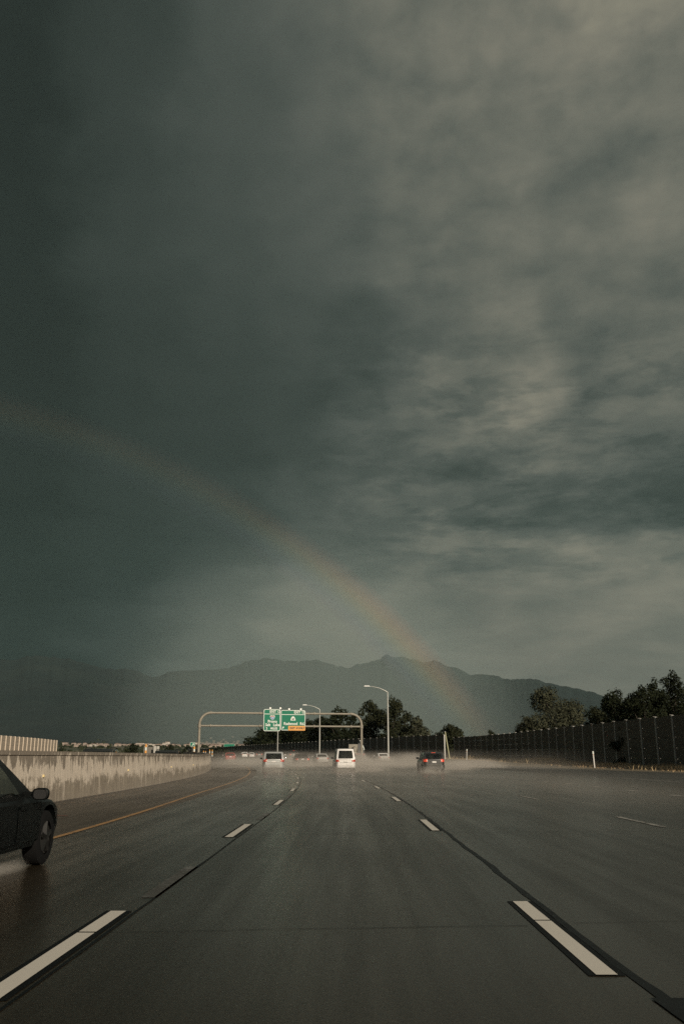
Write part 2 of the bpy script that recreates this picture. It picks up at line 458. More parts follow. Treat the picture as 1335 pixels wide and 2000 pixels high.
# ------------------------------------------------------------------ mesh helpers
class MB:
    def __init__(self):
        self.v, self.f, self.uv = [], [], []

    def quad(self, a, b, c, d, uv=None):
        i = len(self.v)
        self.v += [tuple(a), tuple(b), tuple(c), tuple(d)]
        self.f.append((i, i + 1, i + 2, i + 3))
        self.uv.append(uv or ((0, 0), (1, 0), (1, 1), (0, 1)))

    def box(self, c, s, rz=0.0, m=None, taper=1.0):
        """box with centre c and size s; taper scales the top"""
        x, y, z = (q / 2 for q in s)
        k = taper
        pts = [(-x, -y, -z), (x, -y, -z), (x, y, -z), (-x, y, -z), (-x * k, -y * k, z), (x * k, -y * k, z), (x * k, y * k, z), (-x * k, y * k, z)]
        cr, sr = cos(rz), sin(rz)
        i = len(self.v)
        for a, b, d in pts:
            q = Vector((a * cr - b * sr + c[0], a * sr + b * cr + c[1], d + c[2]))
            if m is not None:
                q = m @ q
            self.v.append(tuple(q))
        for f in ((3, 2, 1, 0), (4, 5, 6, 7), (0, 1, 5, 4), (1, 2, 6, 5), (2, 3, 7, 6), (3, 0, 4, 7)):
            self.f.append(tuple(i + k2 for k2 in f))
            self.uv.append(((0, 0), (1, 0), (1, 1), (0, 1)))

    def tube(self, path, r, n=8, caps=True):
        """tube along a list of points; r a number or a list"""
        path = [Vector(p) for p in path]
        i0 = len(self.v)
        prev = None
        for k, p in enumerate(path):
            d = (path[min(k + 1, len(path) - 1)] - path[max(k - 1, 0)]).normalized()
            if prev is None:
                a = d.orthogonal().normalized()
            else:
                a = (prev - d * prev.dot(d)).normalized()
            prev = a
            b = d.cross(a)
            rr = r[k] if isinstance(r, (list, tuple)) else r
            for j in range(n):
                t = 2 * pi * j / n
                self.v.append(tuple(p + (a * cos(t) + b * sin(t)) * rr))
        for k in range(len(path) - 1):
            for j in range(n):
                j2 = (j + 1) % n
                self.f.append((i0 + k * n + j, i0 + k * n + j2, i0 + (k + 1) * n + j2, i0 + (k + 1) * n + j))
                self.uv.append(((0, 0), (1, 0), (1, 1), (0, 1)))
        if caps:
            self.f.append(tuple(i0 + j for j in reversed(range(n))))
            self.uv.append([(0, 0)] * n)
            e = i0 + (len(path) - 1) * n
            self.f.append(tuple(e + j for j in range(n)))
            self.uv.append([(0, 0)] * n)

    def grid(self, rows, uvs=None, closed=False):
        """rows of points -> quads"""
        i0 = len(self.v)
        nr, nc = len(rows), len(rows[0])
        for r in rows:
            self.v += [tuple(p) for p in r]
        for a in range(nr - 1):
            for b in range(nc if closed else nc - 1):
                b2 = (b + 1) % nc
                self.f.append((i0 + a * nc + b, i0 + a * nc + b2, i0 + (a + 1) * nc + b2, i0 + (a + 1) * nc + b))
                if uvs:
                    self.uv.append((uvs[a][b], uvs[a][b2], uvs[a + 1][b2], uvs[a + 1][b]))
                else:
                    self.uv.append(((0, 0), (1, 0), (1, 1), (0, 1)))

    def poly(self, pts):
        i = len(self.v)
        self.v += [tuple(p) for p in pts]
        self.f.append(tuple(range(i, i + len(pts))))
        self.uv.append([(0, 0)] * len(pts))

    def prism(self, outline, y0, y1):
        """(x, z) outline in counter-clockwise order seen from -y, extruded from y0 to y1"""
        n = len(outline)
        i = len(self.v)
        self.v += [(x, y0, z) for x, z in outline] + [(x, y1, z) for x, z in outline]
        self.f.append(tuple(i + k for k in range(n)))
        self.f.append(tuple(i + n + k for k in reversed(range(n))))
        self.uv += [[(0, 0)] * n, [(0, 0)] * n]
        for k in range(n):
            k2 = (k + 1) % n
            self.f.append((i + k2, i + k, i + n + k, i + n + k2))
            self.uv.append(((0, 0), (1, 0), (1, 1), (0, 1)))

    def lathe(self, prof, axis='x', n=20, c=(0, 0, 0)):
        """profile (r, h) spun round an axis through c"""
        rows = []
        for r, h in prof:
            row = []
            for j in range(n):
                t = 2 * pi * j / n
                if axis == 'x':
                    row.append((c[0] + h, c[1] + r * cos(t), c[2] + r * sin(t)))
                else:
                    row.append((c[0] + r * cos(t), c[1] + r * sin(t), c[2] + h))
            rows.append(row)
        self.grid(rows, closed=True)

    def mesh(self, name, material, smooth=None, uv=False):
        me = bpy.data.meshes.new(name)
        me.from_pydata(self.v, [], self.f)
        if uv:
            lay = me.uv_layers.new(name='UVMap')
            k = 0
            flat = []
            for u in self.uv:
                for q in u:
                    flat += [q[0], q[1]]
            lay.data.foreach_set('uv', flat)
        if material:
            me.materials.append(material)
        if smooth is not None:
            me.shade_smooth()
            me.set_sharp_from_angle(angle=radians(smooth))
        me.update()
        return me

    def build(self, name, material, parent=None, smooth=None, uv=False, recalc=False):
        me = self.mesh(name, material, None, uv)
        if recalc:
            b = bmesh.new()
            b.from_mesh(me)
            bmesh.ops.remove_doubles(b, verts=b.verts, dist=1e-5)
            bmesh.ops.recalc_face_normals(b, faces=b.faces)
            b.to_mesh(me)
            b.free()
        if smooth is not None:
            me.shade_smooth()
            me.set_sharp_from_angle(angle=radians(smooth))
        return link(name, me, parent)


def link(name, me, parent=None):
    o = bpy.data.objects.new(name, me)
    COL.objects.link(o)
    if parent is not None:
        o.parent = parent
    return o


def tag(o, label=None, cat=None, group=None, kind=None):
    if label:
        o['label'] = label
    if cat:
        o['category'] = cat
    if group:
        o['group'] = group
    if kind:
        o['kind'] = kind
    return o


def thing(name, label, cat, loc=(0, 0, 0), rz=0.0, group=None):
    o = bpy.data.objects.new(name, None)
    o.empty_display_size = 0.3
    COL.objects.link(o)
    o.location = loc
    o.rotation_euler = (0, 0, rz)
    return tag(o, label, cat, group)


def kids(o):
    return [c for c in o.children]


def copy_tree(o, parent=None):
    c = o.copy()
    COL.objects.link(c)
    c.parent = parent
    for ch in kids(o):
        copy_tree(ch, c)
    return c


# ------------------------------------------------------------------ the lie of the road
def sstep(a, b, x):
    t = min(1, max(0, (x - a) / (b - a)))
    return t * t * (3 - 2 * t)


def bend(D, k=.0008):
    """how far the carriageway has swung left at distance D"""
    if D < 20:
        return 0.0
    if D < 120:
        return k * (D - 20) ** 2
    o, s = k * 1e4, k * 200
    return o + s * (D - 120) + .00015 * (D - 120) ** 2


def slope(D, k=.0008):
    return (bend(D + .5, k) - bend(D - .5, k))


def rise(D):
    return 1.0 * sstep(60, 240, D)


def rk(u):
    """inside lanes of the curve are bent a little harder"""
    return .0008 + .00002 * max(-5, min(5, -u - 4))


def place(u, D, dz=0.0):
    return (u - bend(D, rk(u)), D, rise(D) + dz)


def drange(a, b, st):
    n = max(1, int(math.ceil((b - a) / st)))
    return [a + (b - a) * i / n for i in range(n + 1)]


FAR = 520


def strip(name, u0, u1, d0, d1, dz, material, parent=None, step=4.0, nu=1, wob=0.0, seed=0, kind=None):
    """a sheet lying on the road between lateral offsets u0 and u1"""
    mb = MB()
    rows, uvs = [], []
    rnd = random.Random(seed)
    for D in drange(d0, d1, step):
        row, ur = [], []
        for i in range(nu + 1):
            q = i / nu
            uu = (u0(D) if callable(u0) else u0) * (1 - q) + (u1(D) if callable(u1) else u1) * q
            if wob:
                uu += rnd.uniform(-wob, wob) + 3 * wob * mnoise.noise(Vector((D * .35, seed, 0)))
            row.append(place(uu, D, dz))
            ur.append((uu, D))
        rows.append(row)
        uvs.append(ur)
    mb.grid(rows, uvs)
    o = mb.build(name, material, parent, uv=True)
    if kind:
        o['kind'] = kind
    return o


def yel(D):
    return -4.95 - .5 * sstep(15, 38, D)


WALL_U = -8.95
# ground: one sheet out to the foot of the hills
mb = MB()
gx = [-2600, -1500, -800, -400, -200, -120, -80, -50, -30, -20, -12, -6, 0, 6, 12, 18, 24, 30, 36, 45, 60, 90, 140, 240, 500, 1000, 2600]
gy = [-900, -300, -100, -40] + list(range(0, 540, 15)) + [600, 700, 850, 1100, 1500]
mb.grid([[(x, y, rise(y) - 0.03) for x in gx] for y in gy])
tag(mb.build('ground', GROUND), kind='structure')

road = strip('road', -4.9, 17.9, -25, FAR, 0.0, ROAD, nu=8, kind='structure')
sl = strip('shoulder', WALL_U - .4, -4.9, -25, FAR, 0.0, SHLD, nu=3, kind='structure')
sr = strip('shoulder', 17.9, lambda D: 24.0 + 6 * sstep(150, 60, D) + 8 * sstep(150, 230, D), -25, 330, 0.0, SHLR, nu=3, kind='structure')
strip('opposite_road', -42, WALL_U - .6, -25, FAR, -0.004, SHLR, nu=4, kind='structure')

# painted markings and joints are pieces of the road
LZ = .004


def dash(u, d0, d1, wd=.135, border=True, material=WHITE_PAINT):
    if border:
        strip('dash_border', u - wd / 2 - .05, u + wd / 2 + .05, d0 - .01, d1 + .03, LZ, TAPE, road, 1.5)
    strip('lane_dash', u - wd / 2, u + wd / 2, d0, d1, 2 * LZ, material, road, 1.5)


def cuts(u, d0, cyc, ln, upto, border=True, wd=.135, material=WHITE_PAINT, first_split=None):
    D = d0
    while D < upto:
        if first_split and D < first_split < D + ln:
            dash(u, D, first_split - .02, wd, border, material)
            dash(u, first_split + .02, D + ln, wd, border, material)
        else:
            dash(u, D, D + ln, wd, border, material)
        D += cyc


cuts(-2.03, 5.55, 10.55, 3.0, 130, first_split=7.55)
cuts(1.61, 6.17, 11.35, 2.95, 130, first_split=8.10)
cuts(6.1, 6.9, 11.5, 3.1, 130, border=False, wd=.13, material=WORN_WHITE)
cuts(11.6, 9.0, 4.7, 1.0, 120, border=False, wd=.26, material=WORN_WHITE)
for a, b in ((9.35, 11.9), (20.5, 22.8), (31.0, 33.6), (44.0, 46.3)):          # ghosts of an older lane line
    strip('faded_dash', -2.02, -1.86, a, b, LZ, FADED_PAINT, road, 1.5)
strip('edge_line', lambda D: yel(D) - .06, lambda D: yel(D) + .06, -25, 300, 2 * LZ, YELLOW_PAINT, road, 3.0)
strip('edge_line', 18.3, 18.46, -25, 300, 2 * LZ, WORN_WHITE, sr, 3.0)
strip('joint_seal', -1.89, -1.86, -25, 160, LZ, SEAL, road, .8, wob=.004, seed=3)
strip('joint_seal', lambda D: 1.765 - .030 - .016 * (mnoise.noise(Vector((D * 1.3, 1, 0))) > .1), lambda D: 1.765 + .030 + .04 * max(0, mnoise.noise(Vector((D * .8, 5, 0)))), -25, 160, LZ, SEAL, road, .35, wob=.006, seed=5)
strip('seal_patch', 1.71, 1.90, 4.55, 5.62, LZ * 1.6, SEAL, road, .18, wob=.012, seed=8)
for D0 in (7.6, 3.03, 16.7, 25.8, 39.5):                                        # transverse slab joints
    for (a, b, s) in ((-4.85, -2.15, .0), (-1.85, 1.45, .25), (1.85, 6.0, .4)):
        mb = MB()
        rows, uvs = [], []
        for i in range(29):
            u = a + (b - a) * i / 28
            D = D0 + s * .6 + u * .09 + .035 * mnoise.noise(Vector((u * 1.1, D0, 0)))
            hw = .002 + .009 * abs(mnoise.noise(Vector((u * 2, D0, 4))))
            rows.append([place(u, D - hw, LZ), place(u, D + hw, LZ)])
            uvs.append([(u, D - hw), (u, D + hw)])
        mb.grid([list(r) for r in zip(*rows)][::-1], [list(r) for r in zip(*uvs)][::-1])
        mb.build('joint_crack', CRACK, road, uv=True)
# grit and litter on the left shoulder
rnd = random.Random(4)
mb = MB()
for i in range(420):
    D = rnd.uniform(8, 75)
    u = WALL_U + abs(rnd.gauss(0, 1.0)) + .12
    if u > -5.2:
        continue
    s = rnd.uniform(.01, .05)
    p = place(u - .0001 * max(0, D - 20) ** 2, D, s * .3)
    mb.box(p, (s * rnd.uniform(1, 2.2), s, s * .7), rnd.uniform(0, 3), taper=.6)
tag(mb.build('shoulder_grit', mat('grit', (.06, .045, .03), .9, var=.5, scale=9)), kind='stuff')
t = thing('litter_scrap', 'flattened reddish scrap lying on the left shoulder near the barrier', 'litter', place(-6.75, 21.6, 0.005), .3)
mb = MB()
mb.grid([[(-.32, -.05, .0), (-.1, -.06, .03), (.15, -.04, .015), (.33, -.05, .0)], [(-.3, .05, .01), (-.08, .06, .04), (.12, .07, .02), (.3, .05, .005)]])
mb.build('rubber_strip', mat('red rubber', (.14, .035, .02), .7), t)

# ------------------------------------------------------------------ concrete barrier on the left
def barrier_x(D):
    return WALL_U - bend(D, .00092)


bar = thing('concrete_barrier', 'long stained beige concrete barrier wall along the left shoulder', 'barrier', (0, 0, 0))
PROF = [(.34, -.05), (.33, .07), (.20, .36), (.10, .62), (.06, 1.38), (.075, 1.40), (.075, 1.48), (-.12, 1.48), (-.14, 1.38), (-.16, .6), (-.30, .3), (-.34, -.05)]
PROF = [(.10, -.05), (.09, .10), (.03, 1.36), (.06, 1.37), (.06, 1.48), (-.16, 1.48), (-.16, 1.37), (-.2, -.05)]
vv, acc = [], 0
for i, pnt in enumerate(PROF):
    vv.append(max(0, pnt[1]))
seg = 6.0
D = -14.0
while D < 240:
    D2 = D + seg
    mb = MB()
    rows, uvs = [], []
    ds = drange(D + .012, D2 - .012, 1.5)
    for q in ds:
        rows.append([(barrier_x(q) + dx, q, rise(q) + z) for dx, z in PROF])
        uvs.append([(q, v) for v in vv])
    mb.grid(rows, uvs)
    mb.poly(rows[0])
    mb.poly(rows[-1][::-1])
    mb.build('barrier_panel', BARRIER, bar, uv=True, smooth=25, recalc=False)
    D = D2
for D in (27.3, 39.0, 51.5, 64):
    mb = MB()
    mb.box((barrier_x(D) + .085, D, rise(D) + .78), (.05, .06, .07))
    mb.build('reflector', mat('yellow reflector', (.72, .58, .30), .4), bar)
# the dirt line in the gutter at its foot
strip('gutter_dirt', lambda D: WALL_U + .10 - (bend(D, .00092) - bend(D, rk(WALL_U))), lambda D: WALL_U + .34 + .16 * mnoise.noise(Vector((D * .5, 2, 0))) - (bend(D, .00092) - bend(D, rk(WALL_U))), -14, 150, LZ, mat('gutter dirt', (.035, .026, .018), .85, var=.5, scale=4), sl, 1.0)

# ------------------------------------------------------------------ noise walls
def poly_at(pts, s):
    for (x0, y0), (x1, y1) in zip(pts, pts[1:]):
        L = sqrt((x1 - x0) ** 2 + (y1 - y0) ** 2)
        if s <= L:
            return x0 + (x1 - x0) * s / L, y0 + (y1 - y0) * s / L
        s -= L
    return pts[-1]


def smooth_poly(pts, it=3):
    for _ in range(it):
        n = [pts[0]]
        for a, b in zip(pts, pts[1:]):
            n += [(a[0] * .75 + b[0] * .25, a[1] * .75 + b[1] * .25), (a[0] * .25 + b[0] * .75, a[1] * .25 + b[1] * .75)]
        n.append(pts[-1])
        pts = n
    return pts


def noise_wall(name, label, pts, top, pm, postm, pitch=4.5, side=1, hook=True, wide=.26, seed=1, slats=5):
    root = thing(name, label, 'noise wall', (0, 0, 0))
    pts = smooth_poly(pts)
    L = sum(sqrt((b[0] - a[0]) ** 2 + (b[1] - a[1]) ** 2) for a, b in zip(pts, pts[1:]))
    n = int(L / pitch)
    rnd = random.Random(seed)
    for i in range(n + 1):
        x, y = poly_at(pts, i * pitch)
        x2, y2 = poly_at(pts, min(L, (i + 1) * pitch))
        z0 = rise(y) - .1
        zt = top(y)
        a = atan2(y2 - y, x2 - x)
        mb = MB()
        mb.box((x, y, (z0 + zt + .02) / 2), (.30, wide, zt + .02 - z0), a)
        if hook:                                                      # the little cranked bracket at the head of every post
            nx, ny = -sin(a) * side, cos(a) * side
            hk = MB()
            hk.box((x + nx * .16, y + ny * .16, zt + .06), (.2, .36, .07), a)
            hk.build('bracket', HOOK, root)
        mb.build('post', postm, root)
        if i < n:
            mb = MB()
            mx, my = (x + x2) / 2, (y + y2) / 2
            zt2 = (zt + top(y2)) / 2 + rnd.uniform(-.03, .03)
            hh = (zt2 - z0) / slats
            ln = sqrt((x2 - x) ** 2 + (y2 - y) ** 2) - .31
            for k in range(slats):
                mb.box((mx, my, z0 + hh * (k + .5)), (ln, .14 + .02 * (k % 2), hh - .025), a)
            mb.build('wall_panel', pm, root)
    return root


noise_wall('noise_wall', 'dark panelled noise wall with grey posts behind the dry grass at right', [(44, 40), (36.5, 78), (34.3, 95), (33, 124), (31.3, 160), (29.5, 188), (24.5, 222)],
           lambda y: 5.55 + .1 * sstep(120, 220, y), NWALL, NPOST, side=1, seed=2)
noise_wall('noise_wall', 'far dark noise wall curving away behind the cars under the signs', [(20.6, 199), (13, 224), (3.2, 247), (-15, 310), (-43, 392), (-80, 500), (-92, 530)],
           lambda y: rise(y) + 5.0 - .5 * sstep(390, 500, y), NWALL, NPOST, side=1, seed=5, slats=4)
noise_wall('noise_wall', 'sunlit tan noise wall standing beyond the barrier at the far left', [(-40, 60), (-66, 150), (-74, 205), (-82, 262)],
           lambda y: rise(y) + 4.75, TANWALL, TANPOST, side=-1, hook=False, seed=7, wide=.5)


# ------------------------------------------------------------------ overhead sign gantry
def arc_pts(c, r, a0, a1, n=8):
    return [(c[0] + r * cos(a0 + (a1 - a0) * i / n), c[1] + r * sin(a0 + (a1 - a0) * i / n)) for i in range(n + 1)]


GL, GR = (-25.85, 160.0), (2.35, 165.5)
gd = Vector((GR[0] - GL[0], GR[1] - GL[1], 0))
GW = gd.length
ga = atan2(gd.y, gd.x)
gz = rise(160)
gan = thing('sign_gantry', 'tubular grey overhead gantry spanning the lanes with two green signs', 'gantry', (GL[0], GL[1], gz), ga)
TOPZ, LOWZ, RC = 8.15, 5.95, 1.9
mb = MB()
mb.tube([(0, 0, -1.2), (0, 0, TOPZ - RC)] + [(x, 0, z) for x, z in arc_pts((RC, TOPZ - RC), RC, pi, pi / 2)], .225, 12)
mb.build('left_post', GALV, gan, 40).name = 'post'
mb = MB()
mb.tube([(GW, 0, -1.0), (GW, 0, TOPZ - RC)] + [(x, 0, z) for x, z in arc_pts((GW - RC, TOPZ - RC), RC, 0, pi / 2)], .225, 12)
mb.build('post', GALV, gan, 40)
third = GW / 3
for a, b in ((RC, third + .9), (third + .9, 2 * third + 1.0), (2 * third + 1.0, GW - RC)):
    mb = MB()
    mb.tube([(a + .03, 0, TOPZ), (b - .03, 0, TOPZ)], .18, 12)
    mb.build('top_beam', GALV, gan, 40)
    mb = MB()
    a2, b2 = (.26 if a == RC else a), (GW - .26 if b == GW - RC else b)
    mb.tube([(a2 + .03, 0, LOWZ), (b2 - .03, 0, LOWZ)], .165, 12)
    mb.build('lower_beam', GALV, gan, 40)
for z in (TOPZ, LOWZ):
    for x in (RC, third + .9, 2 * third + 1.0, GW - RC):
        mb = MB()
        mb.tube([(x - .10, 0, z), (x + .10, 0, z)], .28, 12)
        mb.build('flange', GALV, gan, 40)
for x in (0, GW):
    mb = MB()
    mb.tube([(x, 0, LOWZ - .32), (x, 0, LOWZ + .32)], .31, 12)
    mb.build('collar', GALV, gan, 40)
    mb = MB()
    mb.box((x, 0, -.62), (1.1, 1.1, 1.3))
    mb.build('footing', BARRIER, gan)

DG = bpy.context.evaluated_depsgraph_get()


def text_mesh(s, size, material, bold=.035, ext=.012, sx=1.0):
    c = bpy.data.curves.new('lettering', 'FONT')
    c.body = s
    c.size = size
    c.extrude = ext
    c.offset = bold * size
    c.align_x = 'CENTER'
    c.align_y = 'CENTER'
    c.resolution_u = 2
    tmp = bpy.data.objects.new('tmp_text', c)
    COL.objects.link(tmp)
    dg = bpy.context.evaluated_depsgraph_get()
    me = bpy.data.meshes.new_from_object(tmp.evaluated_get(dg))
    bpy.data.objects.remove(tmp)
    bpy.data.curves.remove(c)
    me.name = 'lettering'
    me.materials.clear()
    me.materials.append(material)
    for v in me.vertices:
        x, y, z = v.co
        v.co = (x * sx, -z, y)
    me.update()
    return me


def text(s, x, z, size, material, parent, y=-.10, **kw):
    o = link('lettering', text_mesh(s, size, material, **kw), parent)
    o.location = (x, y, z)
    return o


def round_rect(x0, x1, z0, z1, r, n=5):
    o = []
    for cx, cz, a in ((x1 - r, z0 + r, -pi / 2), (x1 - r, z1 - r, 0), (x0 + r, z1 - r, pi / 2), (x0 + r, z0 + r, pi)):
        o += [(cx + r * cos(a + pi / 2 * i / n), cz + r * sin(a + pi / 2 * i / n)) for i in range(n + 1)]
    return o


def frame_ring(mb, o, i, y0, y1):
    n = len(o)
    for k in range(n):
        k2 = (k + 1) % n
        mb.quad((o[k][0], y0, o[k][1]), (o[k2][0], y0, o[k2][1]), (i[k2][0], y0, i[k2][1]), (i[k][0], y0, i[k][1]))
        mb.quad((o[k][0], y1, o[k][1]), (o[k2][0], y1, o[k2][1]), (o[k2][0], y0, o[k2][1]), (o[k][0], y0, o[k][1]))
        mb.quad((i[k][0], y0, i[k][1]), (i[k2][0], y0, i[k2][1]), (i[k2][0], y1, i[k2][1]), (i[k][0], y1, i[k][1]))


def green_sign(label, x0, x1, z0, z1, zdiv, lamps):
    """panel hung on the gantry; local x along the beam, faces -y"""
    s = thing('highway_sign', label, 'road sign', gan.location + Vector((gd.normalized().x * (x0 + x1) / 2, gd.normalized().y * (x0 + x1) / 2, 0)) + Vector((sin(ga), -cos(ga), 0)) * .42, ga)
    W = (x1 - x0) / 2
    mb = MB()
    mb.prism(round_rect(-W, W, z0, z1, .28), -.04, .04)
    mb.build('panel', SIGN_GREEN, s)
    mb = MB()
    frame_ring(mb, round_rect(-W + .005, W - .005, z0 + .005, z1 - .005, .28), round_rect(-W + .105, W - .105, z0 + .105, z1 - .105, .19), -.062, -.03)
    mb.build('border', SIGN_WHITE, s)
    mb = MB()
    mb.box((0, -.048, zdiv), (2 * W - .22, .022, .10))
    mb.build('divider', SIGN_WHITE, s)
    for k in range(-1, 2, 2):
        mb = MB()
        mb.box((k * W * .55, .16, (z0 + z1) / 2), (.12, .14, z1 - z0 - .1))
        mb.build('bracket', GALV, s)
    for lx in lamps:
        mb = MB()
        mb.box((lx, -.05, z1 + .16), (.34, .30, .30), taper=.8)
        mb.build('sign_lamp', LAMPM, s)
    return s


def px2x(px):                                                          # lateral metres at the gantry for the signs' edges
    return (px - 392.6) / (703.5 - 387.0) * GW


s1a, s1b = px2x(514.6), px2x(547.3)
SG1 = green_sign('left green sign reading EXIT 12 Provo Salt Lake 2 MILES on the gantry', s1a, s1b, 5.08, 8.86, 8.02, (-.35, 1.45))
text('EXIT', .14, 8.42, .62, SIGN_WHITE, SG1, sx=.9)
text('12', 1.15, 8.42, .62, SIGN_WHITE, SG1, sx=.9)
text('Provo', .08, 6.72, .68, SIGN_WHITE, SG1)
text('Salt', -.72, 6.14, .66, SIGN_WHITE, SG1, sx=.95)
text('Lake', .80, 6.14, .66, SIGN_WHITE, SG1, sx=.95)
text('2', -.92, 5.52, .54, SIGN_WHITE, SG1)
text('MILES', .36, 5.52, .5, SIGN_WHITE, SG1)


def shield(parent, cx, cz, s, y0):
    o = []
    for i in range(13):                                                # interstate shield outline
        t_ = -1 + 2 * i / 12
        o.append((t_, .78 + .10 * abs(sin(t_ * pi)) - .12 * (abs(t_) < .05)))
    body = [(-1, .78), (-1.08, .2), (-.9, -.4), (-.5, -.85), (0, -1.1), (.5, -.85), (.9, -.4), (1.08, .2), (1, .78)]
    mb = MB()
    mb.prism([(cx + x * s, cz + z * s) for x, z in body + o[::-1][1:-1]], y0 - .012, y0)
    mb.build('shield', SIGN_WHITE, parent)
    mb = MB()
    mb.prism([(cx + x * s * .86, cz + z * s * .86 - .02) for x, z in body[:1] + [(-.98, .38)] + [(.98, .38)] + body[-1:]], y0 - .02, y0 - .012)
    mb.build('shield_band', SIGN_RED, parent)
    mb = MB()
    mb.prism([(cx + x * s * .86, cz + z * s * .86 - .02) for x, z in [(-.98, .32)] + body[1:-1] + [(.98, .32)]], y0 - .02, y0 - .012)
    mb.build('shield_field', SIGN_BLUE, parent)


shield(SG1, .08, 7.44, .40, -.04)
text('15', .08, 7.38, .42, SIGN_WHITE, SG1, y=-.075)
s2a, s2b = px2x(548.2), px2x(596.3)
SG2 = green_sign('right green sign reading EXIT 13 Redwood Rd. with amber EXIT ONLY panel', s2a, s2b, 5.22, 8.72, 7.94, (-.75, 1.35))
text('EXIT', .72, 8.33, .62, SIGN_WHITE, SG2, sx=.9)
text('13', 1.78, 8.33, .62, SIGN_WHITE, SG2, sx=.9)
text('Redwood', -.45, 6.36, .66, SIGN_WHITE, SG2, sx=.95)
text('Rd.', 1.62, 6.36, .66, SIGN_WHITE, SG2, sx=.95)
mb = MB()
hive = [(-.43, 6.92), (.43, 6.92), (.43, 7.1), (.36, 7.32), (.24, 7.52), (.1, 7.64), (-.1, 7.64), (-.24, 7.52), (-.36, 7.32), (-.43, 7.1)]
mb.prism([(x - .02, z) for x, z in hive], -.056, -.04)
mb.build('route_marker', SIGN_WHITE, SG2)
text('68', -.02, 7.17, .40, SIGN_BLACK, SG2, y=-.07)
W2 = (s2b - s2a) / 2


def arrow(parent, cx, cz, s, y0, material):
    a = pi / 4
    pts = [(-.55, -.16), (.05, -.16), (.05, -.48), (.62, 0), (.05, .48), (.05, .16), (-.55, .16)]
    mb = MB()
    mb.prism([(cx + s * (x * cos(a) - z * sin(a)), cz + s * (x * sin(a) + z * cos(a))) for x, z in pts], y0 - .012, y0)
    mb.build('arrow', material, parent)


arrow(SG2, -1.78, 5.68, .42, -.04, SIGN_WHITE)
mb = MB()
mb.prism(round_rect(-W2 + 1.33, W2 - .02, 5.20, 6.0, .1), -.085, -.063)
mb.build('exit_only_panel', SIGN_ORANGE, SG2)
text('EXIT', -.10, 5.60, .44, SIGN_BLACK, SG2, y=-.10, bold=.03)
arrow(SG2, .68, 5.60, .36, -.085, SIGN_BLACK)
text('ONLY', 1.50, 5.60, .44, SIGN_BLACK, SG2, y=-.10, bold=.03)


# ------------------------------------------------------------------ street lamps
def street_lamp(label, x, y, h, arm, rz=0.0):
    t = thing('street_lamp', label, 'street lamp', (x, y, rise(y)), rz, 'tall street lamps along the right of the road')
    mb = MB()
    mb.tube([(0, 0, -.3), (0, 0, h * .5), (0, 0, h)], [.15, .125, .09], 10)
    mb.build('pole', POLE, t, 40)
    mb = MB()
    mb.tube([(0, 0, 0.0), (0, 0, .25)], [.24, .24], 10)
    mb.build('base', POLE, t, 40)
    mb = MB()
    mb.tube([(0, 0, h - .05), (-arm * .12, 0, h + .18), (-arm * .45, 0, h + .62), (-arm * .8, 0, h + .86), (-arm, 0, h + .92)], [.08, .075, .06, .05, .045], 8)
    mb.build('arm', POLE, t, 40)
    mb = MB()
    mb.box((-arm - .38, 0, h + .95), (1.0, .42, .17), taper=.75)
    hd = mb.build('lamp_head', LAMPM, t)
    mb = MB()
    mb.box((-arm - .42, 0, h + .855), (.62, .32, .03))
    mb.build('lens', HEADL, hd)
    return t


street_lamp('tallest street lamp, standing just above the white car on the right', 6.45, 150, 11.1, 3.0)
street_lamp('street lamp behind the gantry with its head beside the right green sign', -6.2, 200, 10.4, 2.9, .1)
street_lamp('far street lamp whose pole stands below the left green sign', -20.0, 262, 10.6, 2.9, .15)


